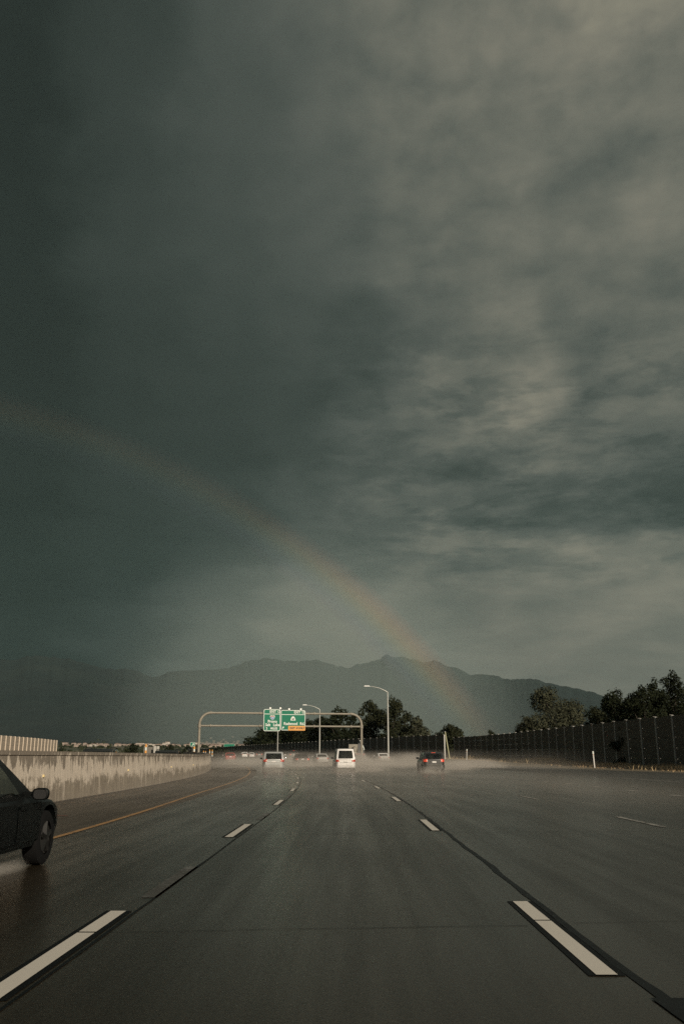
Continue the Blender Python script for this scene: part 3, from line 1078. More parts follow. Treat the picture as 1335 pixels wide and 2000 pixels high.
# ------------------------------------------------------------------ trees
def tree(name, label, cat, px, D, top, width, seed, leaf=0, base_z=None, dens=1.0, lobes=9, squat=.62, group=None, lsize=None, low=.12):
    """px: where it stands, as a bearing; top: height of its tip in metres; width: crown width in metres"""
    x = (px - 680.0) * D * cos(PITCH) / 1750.0
    z0 = rise(D) if base_z is None else base_z
    t = thing(name, label, cat, (x, D, z0 - .05), random.Random(seed).uniform(0, 6), group)
    rnd = random.Random(seed)
    H = top - z0
    R = width / 2
    # limbs
    tr = MB()
    tr.tube([(0, 0, -.1), (.05 * R, 0, H * .2), (.02 * R, .05 * R, H * .45), (0, 0, H * .75)], [H * .03, H * .022, H * .015, H * .005], 7)
    blobs = []
    for i in range(lobes):
        a = 2 * pi * i / lobes * 1.9 + rnd.uniform(-.5, .5)
        hh = low + (1 - low) * ((i + .5) / lobes) ** 1.15
        # how wide the crown is at this height
        wd = sin(pi * min(1, (hh * .86 + .10))) ** squat
        rr = R * wd * rnd.uniform(.50, .85)
        br = R * rnd.uniform(.38, .56) * (1.05 - .35 * hh)
        c = Vector((cos(a) * rr, sin(a) * rr, H * hh * .93))
        blobs.append((c, br, br * rnd.uniform(.7, 1.05)))
        b0 = Vector((0, 0, max(H * .12, c.z * .55)))
        tr.tube([b0, b0.lerp(c, .5) + Vector((0, 0, -.04 * H)), c], [H * .012, H * .008, H * .003], 5)
    for i in range(3):                                                 # leaders that break the top outline
        a = rnd.uniform(0, 6.28)
        c = Vector((cos(a) * R * .25 * i, sin(a) * R * .25 * i, H * (.94 - .07 * i)))
        blobs.append((c, R * .20, H * .055 + R * .12))
    blobs.append((Vector((0, 0, H * .5)), R * .5, H * .3))
    tr.build('trunk', BARK, t, 50)
    ls = lsize or max(.26, D * .0024)
    mb = MB()
    area = sum(b[1] * b[2] for b in blobs) * 4 * pi
    n = int(min(16000, dens * area / (ls * ls) * 2.4))
    wsum = sum(b[1] * b[2] for b in blobs)
    for c, r, rz in blobs:
        for _ in range(int(n * r * rz / wsum)):
            d = Vector((rnd.gauss(0, 1), rnd.gauss(0, 1), rnd.gauss(0, 1))).normalized()
            # twigs: clustered radii so that the outline is ragged
            cl = mnoise.noise(Vector((d.x * 2.2 + c.x, d.y * 2.2 + c.y, d.z * 2.2 + seed)))
            rr = rnd.uniform(.35, 1.0) ** .5 * (1.0 + .42 * cl)
            p = c + Vector((d.x * r, d.y * r, d.z * rz)) * rr
            if p.z < .05:
                continue
            s = ls * rnd.uniform(.55, 1.25)
            nrm = (d + Vector((rnd.uniform(-1, 1), rnd.uniform(-1, 1), rnd.uniform(-.4, 1))) * .9).normalized()
            a = nrm.orthogonal().normalized()
            b = nrm.cross(a)
            th = rnd.uniform(0, 6.28)
            a, b = a * cos(th) + b * sin(th), b * cos(th) - a * sin(th)
            k = rnd.uniform(.45, .8)
            mb.v += [tuple(p - a * s * .5), tuple(p + b * s * k * .5), tuple(p + a * s * .6 + nrm * s * .12), tuple(p - b * s * k * .5)]
            i = len(mb.v)
            mb.f.append((i - 4, i - 3, i - 2, i - 1))
            mb.uv.append(((0, 0), (1, 0), (1, 1), (0, 1)))
    mb.build('crown', LEAF[leaf], t)
    return t


def ztop(y, D):
    return EYE + (1478 - y) * D * cos(PITCH) / 1750.0


def wide(px, D):
    return px * D * cos(PITCH) / 1750.0


TREES = [
    # px, D, y of tip, crown width px, leaf, label
    (512, 470, 1428, 62, 0, 'low dark tree at the left end of the grove, beside the left sign'),
    (545, 420, 1416, 70, 0, 'dark tree in the grove directly behind the green signs'),
    (588, 380, 1409, 74, 0, 'dark tree behind the amber EXIT ONLY panel'),
    (628, 350, 1404, 66, 0, 'dark tree behind the gantry beam right of the signs'),
    (660, 330, 1385, 62, 0, 'taller dark tree under the right bend of the gantry'),
    (692, 310, 1396, 46, 0, 'dark tree filling the gap beside the right gantry post'),
    (724, 285, 1371, 62, 1, 'tall olive tree just right of the gantry post'),
    (766, 275, 1366, 66, 1, 'tallest olive tree behind the tallest street lamp'),
    (792, 282, 1392, 46, 1, 'olive tree leaning on the right of the tall pair'),
    (817, 268, 1402, 48, 2, 'pale grey green tree right of the tall olive pair'),
    (880, 240, 1420, 66, 1, 'low round tree alone above the wall near the leaning pole'),
    (958, 235, 1428, 28, 1, 'small bush top peeping over the wall at the foot of the rainbow'),
    (1084, 182, 1347, 112, 2, 'broad grey green tree standing alone behind the wall at right'),
    (1030, 196, 1404, 42, 2, 'small pale tree tucked against the broad grey green tree'),
    (1166, 136, 1385, 46, 1, 'small olive tree between the broad tree and the dark right group'),
    (1213, 128, 1352, 72, 0, 'dark tree on the left of the right hand group'),
    (1262, 121, 1344, 70, 0, 'dark tree in the middle of the right hand group'),
    (1288, 128, 1327, 44, 0, 'slim dark tree rising above the right hand group'),
    (1188, 140, 1366, 60, 0, 'dark tree filling the gap left of the right hand group'),
    (1240, 132, 1360, 64, 0, 'low dark tree filling the middle of the right hand group'),
    (1304, 124, 1352, 70, 0, 'low dark tree filling the gap before the tallest right tree'),
    (1326, 112, 1314, 66, 0, 'tallest dark tree at the right edge of the photo'),
]
for i, (px, D, yt, wp, lf, lab) in enumerate(TREES):
    tree('tree', lab, 'tree', px, D, ztop(yt, D), wide(wp, D) * (1.45 if px > 1150 else 1.2), 11 + i * 7, lf, group='trees beyond the noise walls', dens=1.25 if wp > 100 else 1.0, lobes=20 if wp > 100 else 14)
tree('shrub', 'dark climbing shrub hanging over the noise wall at right', 'shrub', 1222, 114, 5.5, 3.4, 333, 0, lobes=12, squat=.2, low=.05, dens=1.1)
for i, (px, D, yt, wp, lab) in enumerate([(258, 240, 1453, 30, 'round dark bush beyond the barrier left of the grey trailer'), (331, 260, 1455, 26, 'dark bush beyond the barrier between the sign backs and small green sign'),
                                          (118, 285, 1459, 12, 'small bush at the end of the tan noise wall'), (425, 330, 1461, 40, 'low hedge beyond the barrier beside the left gantry post'),
                                          (360, 300, 1462, 12, 'small dark conifer beyond the barrier left of the small green sign')]):
    tree('bush', lab, 'bush', px, D, ztop(yt, D), wide(wp, D), 500 + i, 0, group='bushes beyond the barrier', lobes=7, low=.1)

# dry grass along the foot of the right wall
def blades(name, material, n, seed, hmin, hmax, off):
    rnd = random.Random(seed)
    pts = smooth_poly([(44, 40), (36.5, 78), (34.3, 95), (33, 124), (31.3, 160), (29.5, 188), (24.5, 222), (20, 240)])
    mb = MB()
    for _ in range(n):
        s = rnd.uniform(20, 205)
        x, y = poly_at(pts, s)
        clump = .45 + 1.1 * max(0, mnoise.noise(Vector((s * .16, off, 0)))) + .5 * mnoise.noise(Vector((s * .9, off, 3)))
        if rnd.random() > clump + .35:
            continue
        u = x - .35 - abs(rnd.gauss(0, off))
        h = rnd.uniform(hmin, hmax) * max(.25, clump)
        a = rnd.uniform(0, pi)
        wdt = rnd.uniform(.012, .04)
        lean = Vector((rnd.gauss(0, .3), rnd.gauss(0, .3), 1)).normalized() * h
        p = Vector((u, y, rise(y) - .04))
        dx = Vector((cos(a), sin(a), 0)) * wdt
        q = p + lean * .6
        r_ = p + lean + Vector((rnd.gauss(0, .12), rnd.gauss(0, .12), 0))
        i = len(mb.v)
        mb.v += [tuple(p - dx), tuple(p + dx), tuple(q + dx * .8), tuple(q - dx * .8), tuple(r_)]
        mb.f += [(i, i + 1, i + 2, i + 3), (i + 3, i + 2, i + 4)]
        mb.uv += [((0, 0),) * 4, ((0, 0),) * 3]
    return tag(mb.build(name, material), kind='stuff')


blades('dry_grass', STRAW, 70000, 8, .25, .85, 1.6)
blades('dry_grass', STRAW2, 40000, 9, .12, .40, 2.4)

# delineator posts and the leaning pole
def delineator(label, x, y, h, lean):
    t = thing('marker_post', label, 'marker post', (x, y, rise(y)), .0, 'white marker posts at the foot of the right wall')
    t.rotation_euler = (0, lean, 0)
    mb = MB()
    mb.box((0, 0, h * .42 - .05), (.12, .05, h * .84 + .1))
    mb.build('post', PLATE, t)
    mb = MB()
    mb.box((0, 0, h * .92), (.15, .06, h * .17))
    mb.build('cap', SIGN_WHITE, t)
    mb = MB()
    mb.box((0, -.04, h * .80), (.11, .015, h * .06))
    mb.build('reflector', AMBER, t)


delineator('white marker post in the dry grass near the right edge of the photo', 27.4, 104, 1.75, -.04)
delineator('smaller white marker post right of the leaning pole', 22.6, 178, 2.0, .05)
t = thing('leaning_pole', 'pale yellow pole leaning in front of the dark wall right of the black car', 'pole', (21.3, 196, rise(196)))
t.rotation_euler = (0, -.14, 0)
mb = MB()
mb.tube([(0, 0, -.2), (0, 0, 3.0), (0, 0, 5.6)], [.13, .12, .11], 8)
mb.build('shaft', mat('pale yellow paint', (.42, .41, .24), .5), t, 40)
mb = MB()
mb.tube([(0, 0, 5.6), (0, 0, 5.75)], [.14, .06], 8)
mb.build('cap', NPOST, t, 40)


# ------------------------------------------------------------------ vehicles
def car(name, label, cat, x, y, rz, paint, kind, L=4.6, W=1.8, H=1.45, lamps='tail', group='vehicles driving away along the wet road', scale=1.0, low=False):
    """x, y: middle of the rear bumper on the ground; the car points along +y turned by rz"""
    body_m = PAINT[paint]
    t = thing(name, label, cat, (x, y, rise(y)), rz, group)
    hw = W / 2
    tall = kind in ('minivan', 'van', 'suv')
    wr = .33 if not tall else .36                                       # wheel radius
    yr, yf = L * .205, L * .80                                          # axles
    belt = {'sedan': .92, 'minivan': 1.02, 'van': 1.05, 'suv': 1.06}[kind]
    deck = {'sedan': .99, 'minivan': 1.02, 'van': 1.05, 'suv': 1.06}[kind]
    hood = {'sedan': .78, 'minivan': .86, 'van': .95, 'suv': .98}[kind]
    # glasshouse: y of its rear and front edge at the belt and at the roof
    gy0, gy1, gr0, gr1 = {'sedan': (.56, L * .745, 1.30, L * .56), 'minivan': (.06, L * .83, .42, L * .60), 'van': (.05, L * .86, .30, L * .70), 'suv': (.08, L * .73, .42, L * .57)}[kind]
    rw = {'sedan': .80, 'minivan': .83, 'van': .77, 'suv': .82}[kind]       # roof width ratio

    mdz = .115
    if low:
        belt, deck, hood, gy1, gr1, mdz = .84, .90, .70, L * .735, L * .50, .045

    def ztop_(yy):
        if yy < gy0 + .15:
            return deck - .10 * (1 - sstep(0, .22, yy)) if kind == 'sedan' else belt
        if yy < gy1 - .1:
            return belt
        q = (yy - gy1 + .1) / (L - gy1 + .1)
        return belt + (hood - belt) * q ** 1.4 - .16 * sstep(.80, 1.0, q)

    def halfw(yy):
        q = abs(2 * yy / L - 1)
        return hw * (1 - .26 * max(0, (q - .62) / .38) ** (4.0 if yy < L / 2 else 2.6))

    def zbot(yy):
        z = .24 if .5 < yy < L - .5 else .30
        for ya in (yr, yf):
            r = wr + .07
            d = abs(yy - ya)
            if d < r:
                z = max(z, wr + sqrt(r * r - d * d) - .02)
        return z

    ys = sorted(set([0, .02, .07, .15, .27, .42] + [L * i / 26 for i in range(2, 25)] + [L - .42, L - .27, L - .15, L - .07, L - .02, L] +
                    [ya + (wr + .07) * q for ya in (yr, yf) for q in (-1.001, -.97, -.85, -.6, -.3, 0, .3, .6, .85, .97, 1.001)]))
    rows = []
    for yy in ys:
        w_, zt, zb = halfw(yy), ztop_(yy), zbot(yy)
        zs = zt - .04
        zm = max(zb + .02, .56 * zs + .06)
        lo = min(zb + .12, zm)
        sect = [(0, zb), (w_ * .80, zb), (w_ * .965, zb + .03), (w_ * .985, lo), (w_, zm), (w_ * .992, zs * .82 + zb * .18 if zb < zm else zs - .06), (w_ * .965, zs - .03), (w_ * .90, zt - .005), (w_ * .5, zt + .015), (0, zt + .02)]
        end = max(0, 1 - yy / .45)
        sect = [(a, z, yy + .10 * end * max(0, z - .62) + (.05 * end * max(0, .40 - z) if z < .4 else 0)) for a, z in sect]
        rows.append([(-a, yq, z) for a, z, yq in sect[::-1]][:-1] + [(a, yq, z) for a, z, yq in sect])
    mb = MB()
    mb.grid(rows)
    mb.poly(rows[0][::-1])
    mb.poly(rows[-1])
    mb.build('body', body_m, t, 38, recalc=True)

    # glasshouse: levels from the belt to the roof, ring of points; openings become windows
    def g(side, s, lv):
        q = lv
        wq = hw * (.90 + (rw - .90) * (q ** 1.25))
        a = gy0 + (gr0 - gy0) * (q ** (1.0 if kind == 'sedan' else 1.3))
        b = gy1 + (gr1 - gy1) * q
        z = belt - .02 + (H - .055 - belt + .02) * q
        if side == 'rear':
            xx = -wq + 2 * wq * s
            return Vector((xx, a - .07 * (1 - (2 * s - 1) ** 4), z))
        if side == 'front':
            xx = wq - 2 * wq * s
            return Vector((xx, b + .13 * (1 - (2 * s - 1) ** 2), z))
        yy = a + (b - a) * s if side == 'right' else b + (a - b) * s
        bow = .02 * (1 - (2 * s - 1) ** 2)
        return Vector((wq + bow if side == 'right' else -wq - bow, yy, z))

    levels = [0, .10, .35, .62, .86, 1.0]
    if kind == 'sedan':
        spans = [(.10, .47), (.54, .82)] if low else [(.10, .47), (.50, .93)]
    elif kind == 'suv':
        spans = [(.04, .27), (.30, .60), (.63, .93)]
    else:
        spans = [(.03, .30), (.33, .60), (.63, .92)]
    stops = {'rear': [0, .09, .25, .5, .75, .91, 1], 'front': [0, .07, .25, .5, .75, .93, 1]}
    ss = [0]
    for a, b in spans:
        ss += [a, (a + b) / 2, b]
    stops['right'] = ss + [1]
    stops['left'] = [1 - q for q in reversed(stops['right'])]
    shell = MB()
    wins = {}
    for side in ('rear', 'right', 'front', 'left'):
        st = stops[side]
        for i in range(len(st) - 1):
            sm = (st[i] + st[i + 1]) / 2
            if side in ('rear', 'front'):
                opening = .07 < sm < .93
                key = side
            else:
                s_ = sm if side == 'right' else 1 - sm
                k = [j for j, (a, b) in enumerate(spans) if a < s_ < b]
                opening = bool(k)
                key = (side, k[0] if k else -1)
            for j in range(len(levels) - 1):
                quad = [g(side, st[i], levels[j]), g(side, st[i + 1], levels[j]), g(side, st[i + 1], levels[j + 1]), g(side, st[i], levels[j + 1])]
                if opening and 1 <= j <= 3:
                    wins.setdefault(key, MB()).quad(*quad)
                else:
                    shell.quad(*quad)
    ring = []
    for side in ('rear', 'right', 'front', 'left'):
        ring += [g(side, s, 1.0) for s in stops[side][:-1]]
    cx = Vector((0, (gr0 + gr1) / 2, 0))
    prev = ring
    for k, (sc_, up) in enumerate(((.93, .032), (.7, .05), (.35, .055))):
        cur = [Vector((p.x * sc_, cx.y + (p.y - cx.y) * sc_, p.z + up)) for p in ring]
        for i in range(len(ring)):
            i2 = (i + 1) % len(ring)
            shell.quad(prev[i], prev[i2], cur[i2], cur[i])
        prev = cur
    shell.poly(prev)
    shell.build('roof', body_m, t, 40, recalc=True)
    for key, m_ in wins.items():
        nm = {'rear': 'rear_window', 'front': 'windscreen'}.get(key, 'side_window')
        m_.build(nm, GLASS, t, 60, recalc=True)
    # seats seen through the glass
    for k, sx in ((.62, -.22), (.62, .22), (.36, -.22), (.36, .22)):
        mb = MB()
        sy = gy0 + (gy1 - gy0) * k
        mb.box((sx * W, sy, belt + .06), (.46, .14, .34), taper=.85)
        mb.box((sx * W, sy - .02, belt + .31), (.24, .10, .17), taper=.8)
        mb.build('seat', SEATM, t)
    # wheels
    for ya in (yr, yf):
        for sg in (-1, 1):
            mb = MB()
            wx = sg * (hw - .115)
            pr = [(wr * .62, -.10), (wr * .90, -.105), (wr * .985, -.085), (wr, -.04), (wr, .04), (wr * .985, .085), (wr * .90, .105), (wr * .62, .10)]
            mb.lathe(pr, 'x', 24, (wx, ya, wr))
            whl = mb.build('wheel', TYRE, t, 40)
            mb = MB()
            mb.lathe([(0.001, .02), (wr * .16, .03), (wr * .2, .01), (wr * .24, -.03)], 'x', 16, (wx + sg * .075 if sg > 0 else wx - .075 - .0, ya, wr)) if False else None
            o_ = wx + sg * .07
            for k in range(5):
                a = 2 * pi * k / 5 + .3
                p0 = Vector((o_, ya + cos(a) * wr * .1, wr + sin(a) * wr * .1))
                p1 = Vector((o_ + sg * .01, ya + cos(a) * wr * .60, wr + sin(a) * wr * .60))
                mb.tube([p0, p1], [.05, .035], 5)
            mb.tube([(o_ - sg * .02, ya, wr), (o_ + sg * .035, ya, wr)], wr * .17, 12)
            mb.lathe([(wr * .58, -.03), (wr * .66, .0), (wr * .58, .03)], 'x', 24, (o_, ya, wr))
            mb.build('rim', DRIM if low else RIM, whl, 40)
    # things on the tail: follow the curve of the rear end
    def rear_y(xx, z):
        q = abs(xx) / hw
        yy = 0 if q < .74 else .45 * ((q - .74) / .26) ** 1.6 * .62
        return yy + .10 * max(0, z - .62) + (.05 * max(0, .40 - z) if z < .4 else 0)

    def tail_patch(x0, x1, z0, z1, off, name_, m_, n=6, parent=t):
        mb = MB()
        fr, bk = [], []
        for z in (z0, (z0 + z1) / 2, z1):
            fr.append([(x0 + (x1 - x0) * i / n, rear_y(x0 + (x1 - x0) * i / n, z) - off, z) for i in range(n + 1)])
            bk.append([(x0 + (x1 - x0) * i / n, rear_y(x0 + (x1 - x0) * i / n, z) + .03, z) for i in range(n + 1)])
        mb.grid(fr)
        mb.grid([bk[0], fr[0]])
        mb.grid([fr[-1], bk[-1]])
        mb.grid([[bk[k][0] for k in range(3)], [fr[k][0] for k in range(3)]])
        mb.grid([[fr[k][-1] for k in range(3)], [bk[k][-1] for k in range(3)]])
        return mb.build(name_, m_, parent, 40, recalc=True)

    lz0, lz1 = {'sedan': (.70, .88), 'minivan': (.86, 1.08), 'van': (.86, 1.06), 'suv': (.88, 1.10)}[kind]
    for sg in (-1, 1):
        a, b = sg * hw * .60, sg * hw * .955
        lo, hi = min(a, b), max(a, b)
        lt = tail_patch(lo, hi, lz0, lz1, .025, 'tail_light', BRAKE if lamps in ('brake', 'right') and (lamps == 'brake' or sg > 0) else TAIL)
        lo2, hi2 = sorted((sg * hw * .60, sg * hw * .70))
        tail_patch(lo2, hi2, lz0 + .05, lz1 - .07, .032, 'reverse_lens', AMBER, parent=lt)
    tail_patch(-hw * .97, hw * .97, .36, .58 if kind == 'sedan' else .62, .07, 'bumper', body_m, 12)
    tail_patch(-hw * .90, hw * .90, .29, .36, .05, 'bumper_trim', TRIM, 12)
    pz = .74 if kind == 'sedan' else .80
    tail_patch(-.17, .17, pz, pz + .13, .02, 'licence_plate', PLATE)
    if lamps == 'brake':
        tail_patch(-.14, .14, deck + .02 if kind == 'sedan' else 1.0, deck + .07 if kind == 'sedan' else 1.06, .03, 'centre_brake_light', BRAKE) if kind == 'sedan' else None
        if kind == 'suv':
            mb = MB()
            mb.box((0, gr0 - .04, H - .05), (.34, .05, .06))
            mb.build('centre_brake_light', BRAKE, t)
    # lid or tailgate seams
    tail_patch(-hw * .60, hw * .60, lz0 - .10, lz0 - .085, .012, 'tailgate_seam', TRIM, 8)
    mb = MB()
    mb.tube([(hw * .55, .12, .27), (hw * .55, -.05, .26)], .035, 8)
    mb.build('exhaust', RIM, t, 40)
    # headlamps and grille at the nose
    for sg in (-1, 1):
        mb = MB()
        mb.box((sg * hw * .60, L - .09, hood - .17), (.34, .16, .13), -sg * .45)
        mb.build('headlight', HEADL, t)
    mb = MB()
    mb.box((0, L + .0, .48), (W * .5, .04, .16))
    mb.build('grille', TRIM, t)
    # mirrors
    for sg in (-1, 1):
        mb = MB()
        my = gy1 - (.42 if low else .62 if kind in ('sedan', 'suv') else .95)
        c = Vector((sg * (hw + .115), my, belt + mdz))
        rows = []
        for k, (oy, sc_) in enumerate(((-.055, .80), (-.05, .96), (0, 1.0), (.06, .82), (.10, .45))):
            rows.append([(c.x + (.82 if low else 1) * sc_ * .125 * math.copysign(abs(cos(a)) ** .6, cos(a)), c.y + oy, c.z + (.85 if low else 1) * sc_ * .085 * math.copysign(abs(sin(a)) ** .7, sin(a))) for a in [2 * pi * i / 14 for i in range(14)]])
        mb.grid(rows, closed=True)
        mb.poly(rows[-1])
        mb.box((sg * (hw - .02), my + .04, belt + min(.045, mdz)), (.20, .07, .05))
        mr_ = mb.build('side_mirror', body_m, t, 45, recalc=True)
        mb = MB()
        mb.poly([(p[0], p[1] + .012, p[2]) for p in rows[0]])
        mb.build('mirror_glass', TRIM if low else HEADL, mr_)
    if kind in ('minivan', 'suv', 'van') and kind != 'van':
        for sg in (-1, 1):
            mb = MB()
            xx = sg * hw * (rw - .10)
            mb.tube([(xx, gr0 + .15, H + .0), (xx, gr0 + .25, H + .05), (xx, gr1 - .25, H + .05), (xx, gr1 - .12, H)], .022, 6)
            mb.build('roof_rail', RIM if kind == 'minivan' else TRIM, t, 40)
    if scale != 1.0:
        t.scale = (scale,) * 3
    return t


def at_px(px, D):
    """world x of a bearing read off the photograph"""
    return (px - 680.0) * D * cos(PITCH) / 1750.0


# the near black sedan on the left: its rear is outside the frame
blk = car('car', 'black sedan in the near left lane, cut off by the left edge of the photo', 'car', -4.73, 8.45, .0, 'black', 'sedan', L=4.55, W=1.78, H=1.34, low=True)
for sg in (-1, 1):
    for a, b in ((1.55, 2.48), (2.52, 3.32)):                          # door skins and their handles
        mb = MB()
        hwid = .89
        rows = []
        for z in (.34, .5, .6, .70, .78):
            rows.append([(sg * (hwid * (.985 if z < .45 else (1.0 if z < .7 else .99)) + .006), a + (b - a) * i / 6 + (.08 * (z > .7) if i == 0 else 0), z) for i in range(7)])
        mb.grid(rows)
        d = mb.build('door', PAINT['black'], blk, 40, recalc=True)
        mb = MB()
        mb.box((sg * (hwid + .02), a + .14, .73), (.03, .16, .035))
        mb.build('handle', PAINT['black'], d)
car('minivan', 'silver minivan with dark rear glass driving ahead in the left lane', 'minivan', at_px(534.5, 82), 82, slope(82), 'silver', 'minivan', L=5.0, W=1.93, H=1.72, lamps='tail')
car('car', 'dark maroon sedan between the silver minivan and the pale sedan', 'car', at_px(591, 115), 115, slope(115), 'maroon', 'sedan', W=1.80, H=1.45, lamps='right')
car('car', 'pale silver sedan between the maroon sedan and the white van', 'car', at_px(630, 126), 126, slope(126), 'champagne', 'sedan', W=1.76, H=1.44)
car('van', 'boxy white van with orange tail lights in the middle of the road', 'van', at_px(674.8, 82), 82, slope(82) * .8, 'white', 'van', L=4.7, W=1.80, H=1.98)
car('car', 'white sedan in the spray below the tallest street lamp', 'car', at_px(750.5, 140), 140, slope(140), 'white', 'sedan', W=1.78, H=1.44)
car('suv', 'black car with glowing brake lights in the spray at right', 'car', at_px(847, 78), 78, slope(78) * .7, 'dark', 'suv', L=4.5, W=1.85, H=1.66, lamps='brake')
car('car', 'small red car just past the end of the concrete barrier', 'car', at_px(450, 152), 152, .2, 'red', 'sedan', W=1.75, H=1.46)
car('car', 'first small white car in the distance, right of the red car', 'car', at_px(477.8, 262), 262, slope(262), 'white', 'suv', L=4.4, W=1.78, H=1.6)
car('car', 'second small white car in the distance, left of the silver minivan', 'car', at_px(491.8, 268), 268, slope(268), 'white', 'sedan', W=1.78, H=1.48)
car('car', 'distant dark car with red lights left of the silver minivan roof', 'car', at_px(506, 256), 256, slope(256), 'dark', 'suv', L=4.4, W=1.78, H=1.62, lamps='brake')
car('car', 'distant dark car close to the right shoulder of the silver minivan', 'car', at_px(556.5, 215), 215, slope(215), 'dark', 'sedan', W=1.78, H=1.5)
car('suv', 'distant dark SUV above the roof of the maroon sedan', 'car', at_px(574, 190), 190, slope(190), 'dark', 'suv', L=4.6, W=1.88, H=1.74, lamps='brake')
for px, D, lab in ((205, 52, 'dark car on the far carriageway, only its roof above the barrier'), (332, 64, 'dark SUV roof showing above the barrier near the gantry')):
    c = car('car', lab, 'car', at_px(px, D), D, pi + .1, 'dark', 'suv', L=4.5, W=1.84, H=1.74, group='cars on the opposite carriageway')

# flatbed truck seen past the white van
TD = 168
trk = thing('truck', 'flatbed truck with dark cargo and red lights just right of the white van', 'truck', (at_px(699, TD), TD, rise(TD)), slope(TD) * .5, 'vehicles driving away along the wet road')
mb = MB()
mb.box((0, 3.0, 1.12), (2.4, 6.0, .16))
mb.box((0, 3.2, .86), (.9, 6.2, .34))
mb.build('bed', TRIM, trk)
mb = MB()
mb.box((0, 7.1, 1.75), (2.3, 2.0, 2.4), taper=.88)
mb.build('cab', PAINT['dark'], trk)
mb = MB()
mb.box((0, 6.03, 2.45), (1.3, .03, .6))
mb.build('cab_window', GLASS, trk)
mb = MB()
mb.box((0, 5.85, 2.05), (2.35, .10, 1.75))
mb.build('headboard', GALV, trk)
for sx in (-.95, .95):
    for yy in (1.1, 2.4, 7.3):
        mb = MB()
        mb.lathe([(.28, -.14), (.46, -.14), (.5, -.08), (.5, .08), (.46, .14), (.28, .14)], 'x', 18, (sx, yy, .5))
        wl = mb.build('wheel', TYRE, trk, 40)
        mb = MB()
        mb.tube([(sx - .09, yy, .5), (sx + .09, yy, .5)], .28, 12)
        mb.build('rim', RIM, wl)
    mb = MB()
    mb.box((sx, .05, 1.02), (.34, .06, .14))
    mb.build('tail_light', BRAKE, trk)
    mb = MB()
    mb.box((sx, .42, .62), (.55, .03, .62))
    mb.build('mud_flap', TRIM, trk)
    mb = MB()
    mb.tube([(sx - .35, .3, .55), (sx - .33, .3, .98), (sx, .3, 1.04), (sx + .33, .3, .98), (sx + .35, .3, .55)], .035, 6)
    mb.build('wheel_guard', SIGN_WHITE, trk)
mb = MB()
mb.box((0, .0, 1.14), (2.4, .05, .14))
mb.build('tail_bar', SIGN_RED, trk)
cg = thing('machine', 'dark machine with a pale jib tied on the flatbed truck', 'machine', (at_px(701, TD) + .25, TD + 1.5, rise(TD) + 1.205), slope(TD) * .5)
mb = MB()
mb.box((0, 0, .45), (1.1, 1.6, .9), taper=.85)
mb.box((-.1, .1, 1.35), (.8, 1.0, .95), taper=.75)
mb.build('housing', PAINT['dark'], cg)
mb = MB()
mb.tube([(-.2, -.55, 2.35), (.15, -.6, 1.9), (.55, -.62, .95), (.62, -.62, .62)], [.06, .09, .09, .07], 8)
mb.build('jib', SIGN_WHITE, cg)
mb = MB()
mb.box((0, -.2, 1.98), (.42, .42, .34), taper=.7)
mb.build('engine_cover', TRIM, cg)
mb = MB()
mb.box((.02, -.43, 2.0), (.3, .05, .2), taper=.6)
mb.build('lamp', SIGN_WHITE, cg)
tk = thing('water_tank', 'small pale tank strapped on the left of the flatbed truck', 'tank', (at_px(692, TD), TD + 1.2, rise(TD) + 1.205))
mb = MB()
mb.lathe([(.001, 0), (.5, 0), (.5, 1.0), (.42, 1.15), (.14, 1.25), (.14, 1.33), (.001, 1.33)], 'z', 16)
mb.build('tank', GALV, tk, 40)
mb = MB()
mb.lathe([(.505, .42), (.52, .42), (.52, .50), (.505, .50)], 'z', 16)
mb.build('strap', TRIM, tk)


# ------------------------------------------------------------------ small things beyond the barrier
def simple_sign(name, label, px, D, w_, h_, zc, marks, posts=1, group=None):
    t = thing(name, label, 'road sign', (at_px(px, D), D, rise(D)), 0, group)
    mb = MB()
    mb.prism(round_rect(-w_ / 2, w_ / 2, zc - h_ / 2, zc + h_ / 2, .12), -.04, .04)
    mb.build('panel', SIGN_GREEN, t)
    mb = MB()
    frame_ring(mb, round_rect(-w_ / 2 + .003, w_ / 2 - .003, zc - h_ / 2 + .003, zc + h_ / 2 - .003, .12), round_rect(-w_ / 2 + .09, w_ / 2 - .09, zc - h_ / 2 + .09, zc + h_ / 2 - .09, .06), -.055, -.03)
    mb.build('border', SIGN_WHITE, t)
    for k in range(posts):
        xx = 0 if posts == 1 else (-1 + 2 * k) * w_ * .38
        mb = MB()
        mb.tube([(xx, .10, -.2), (xx, .10, zc + h_ / 2 - .1)], .07, 6)
        mb.build('post', GALV, t)
    return t


sg3 = simple_sign('exit_sign', 'small green exit sign with white arrow left of the gantry post', 375, 300, 1.6, 1.3, 4.2, None)
arrow(sg3, .15, 4.15, .8, -.04, SIGN_WHITE)
sg4 = simple_sign('direction_sign', 'large green direction sign partly hidden by the end of the far wall', 447, 560, 6.6, 5.2, 5.2, None, 2)
for (px, D, w_, h_, lab) in ((301.5, 250, .72, 1.75, 'left one of two pale sign backs above the barrier'), (307.5, 250, .72, 1.75, 'right one of two pale sign backs above the barrier')):
    t = thing('road_sign', lab, 'road sign', (at_px(px, D), D, rise(D)), 0, 'pale sign backs beyond the barrier')
    mb = MB()
    mb.box((0, 0, 2.2), (w_, .05, h_))
    mb.build('panel', mat('bare aluminium', (.50, .48, .43), .5, .1), t)
    mb = MB()
    mb.tube([(0, .08, -.1), (0, .08, 3.0)], .05, 6)
    mb.build('post', GALV, t)
t = thing('trailer', 'plain grey box trailer beyond the barrier beside the sign backs', 'trailer', (at_px(292, 255), 255, rise(255)), .05)
mb = MB()
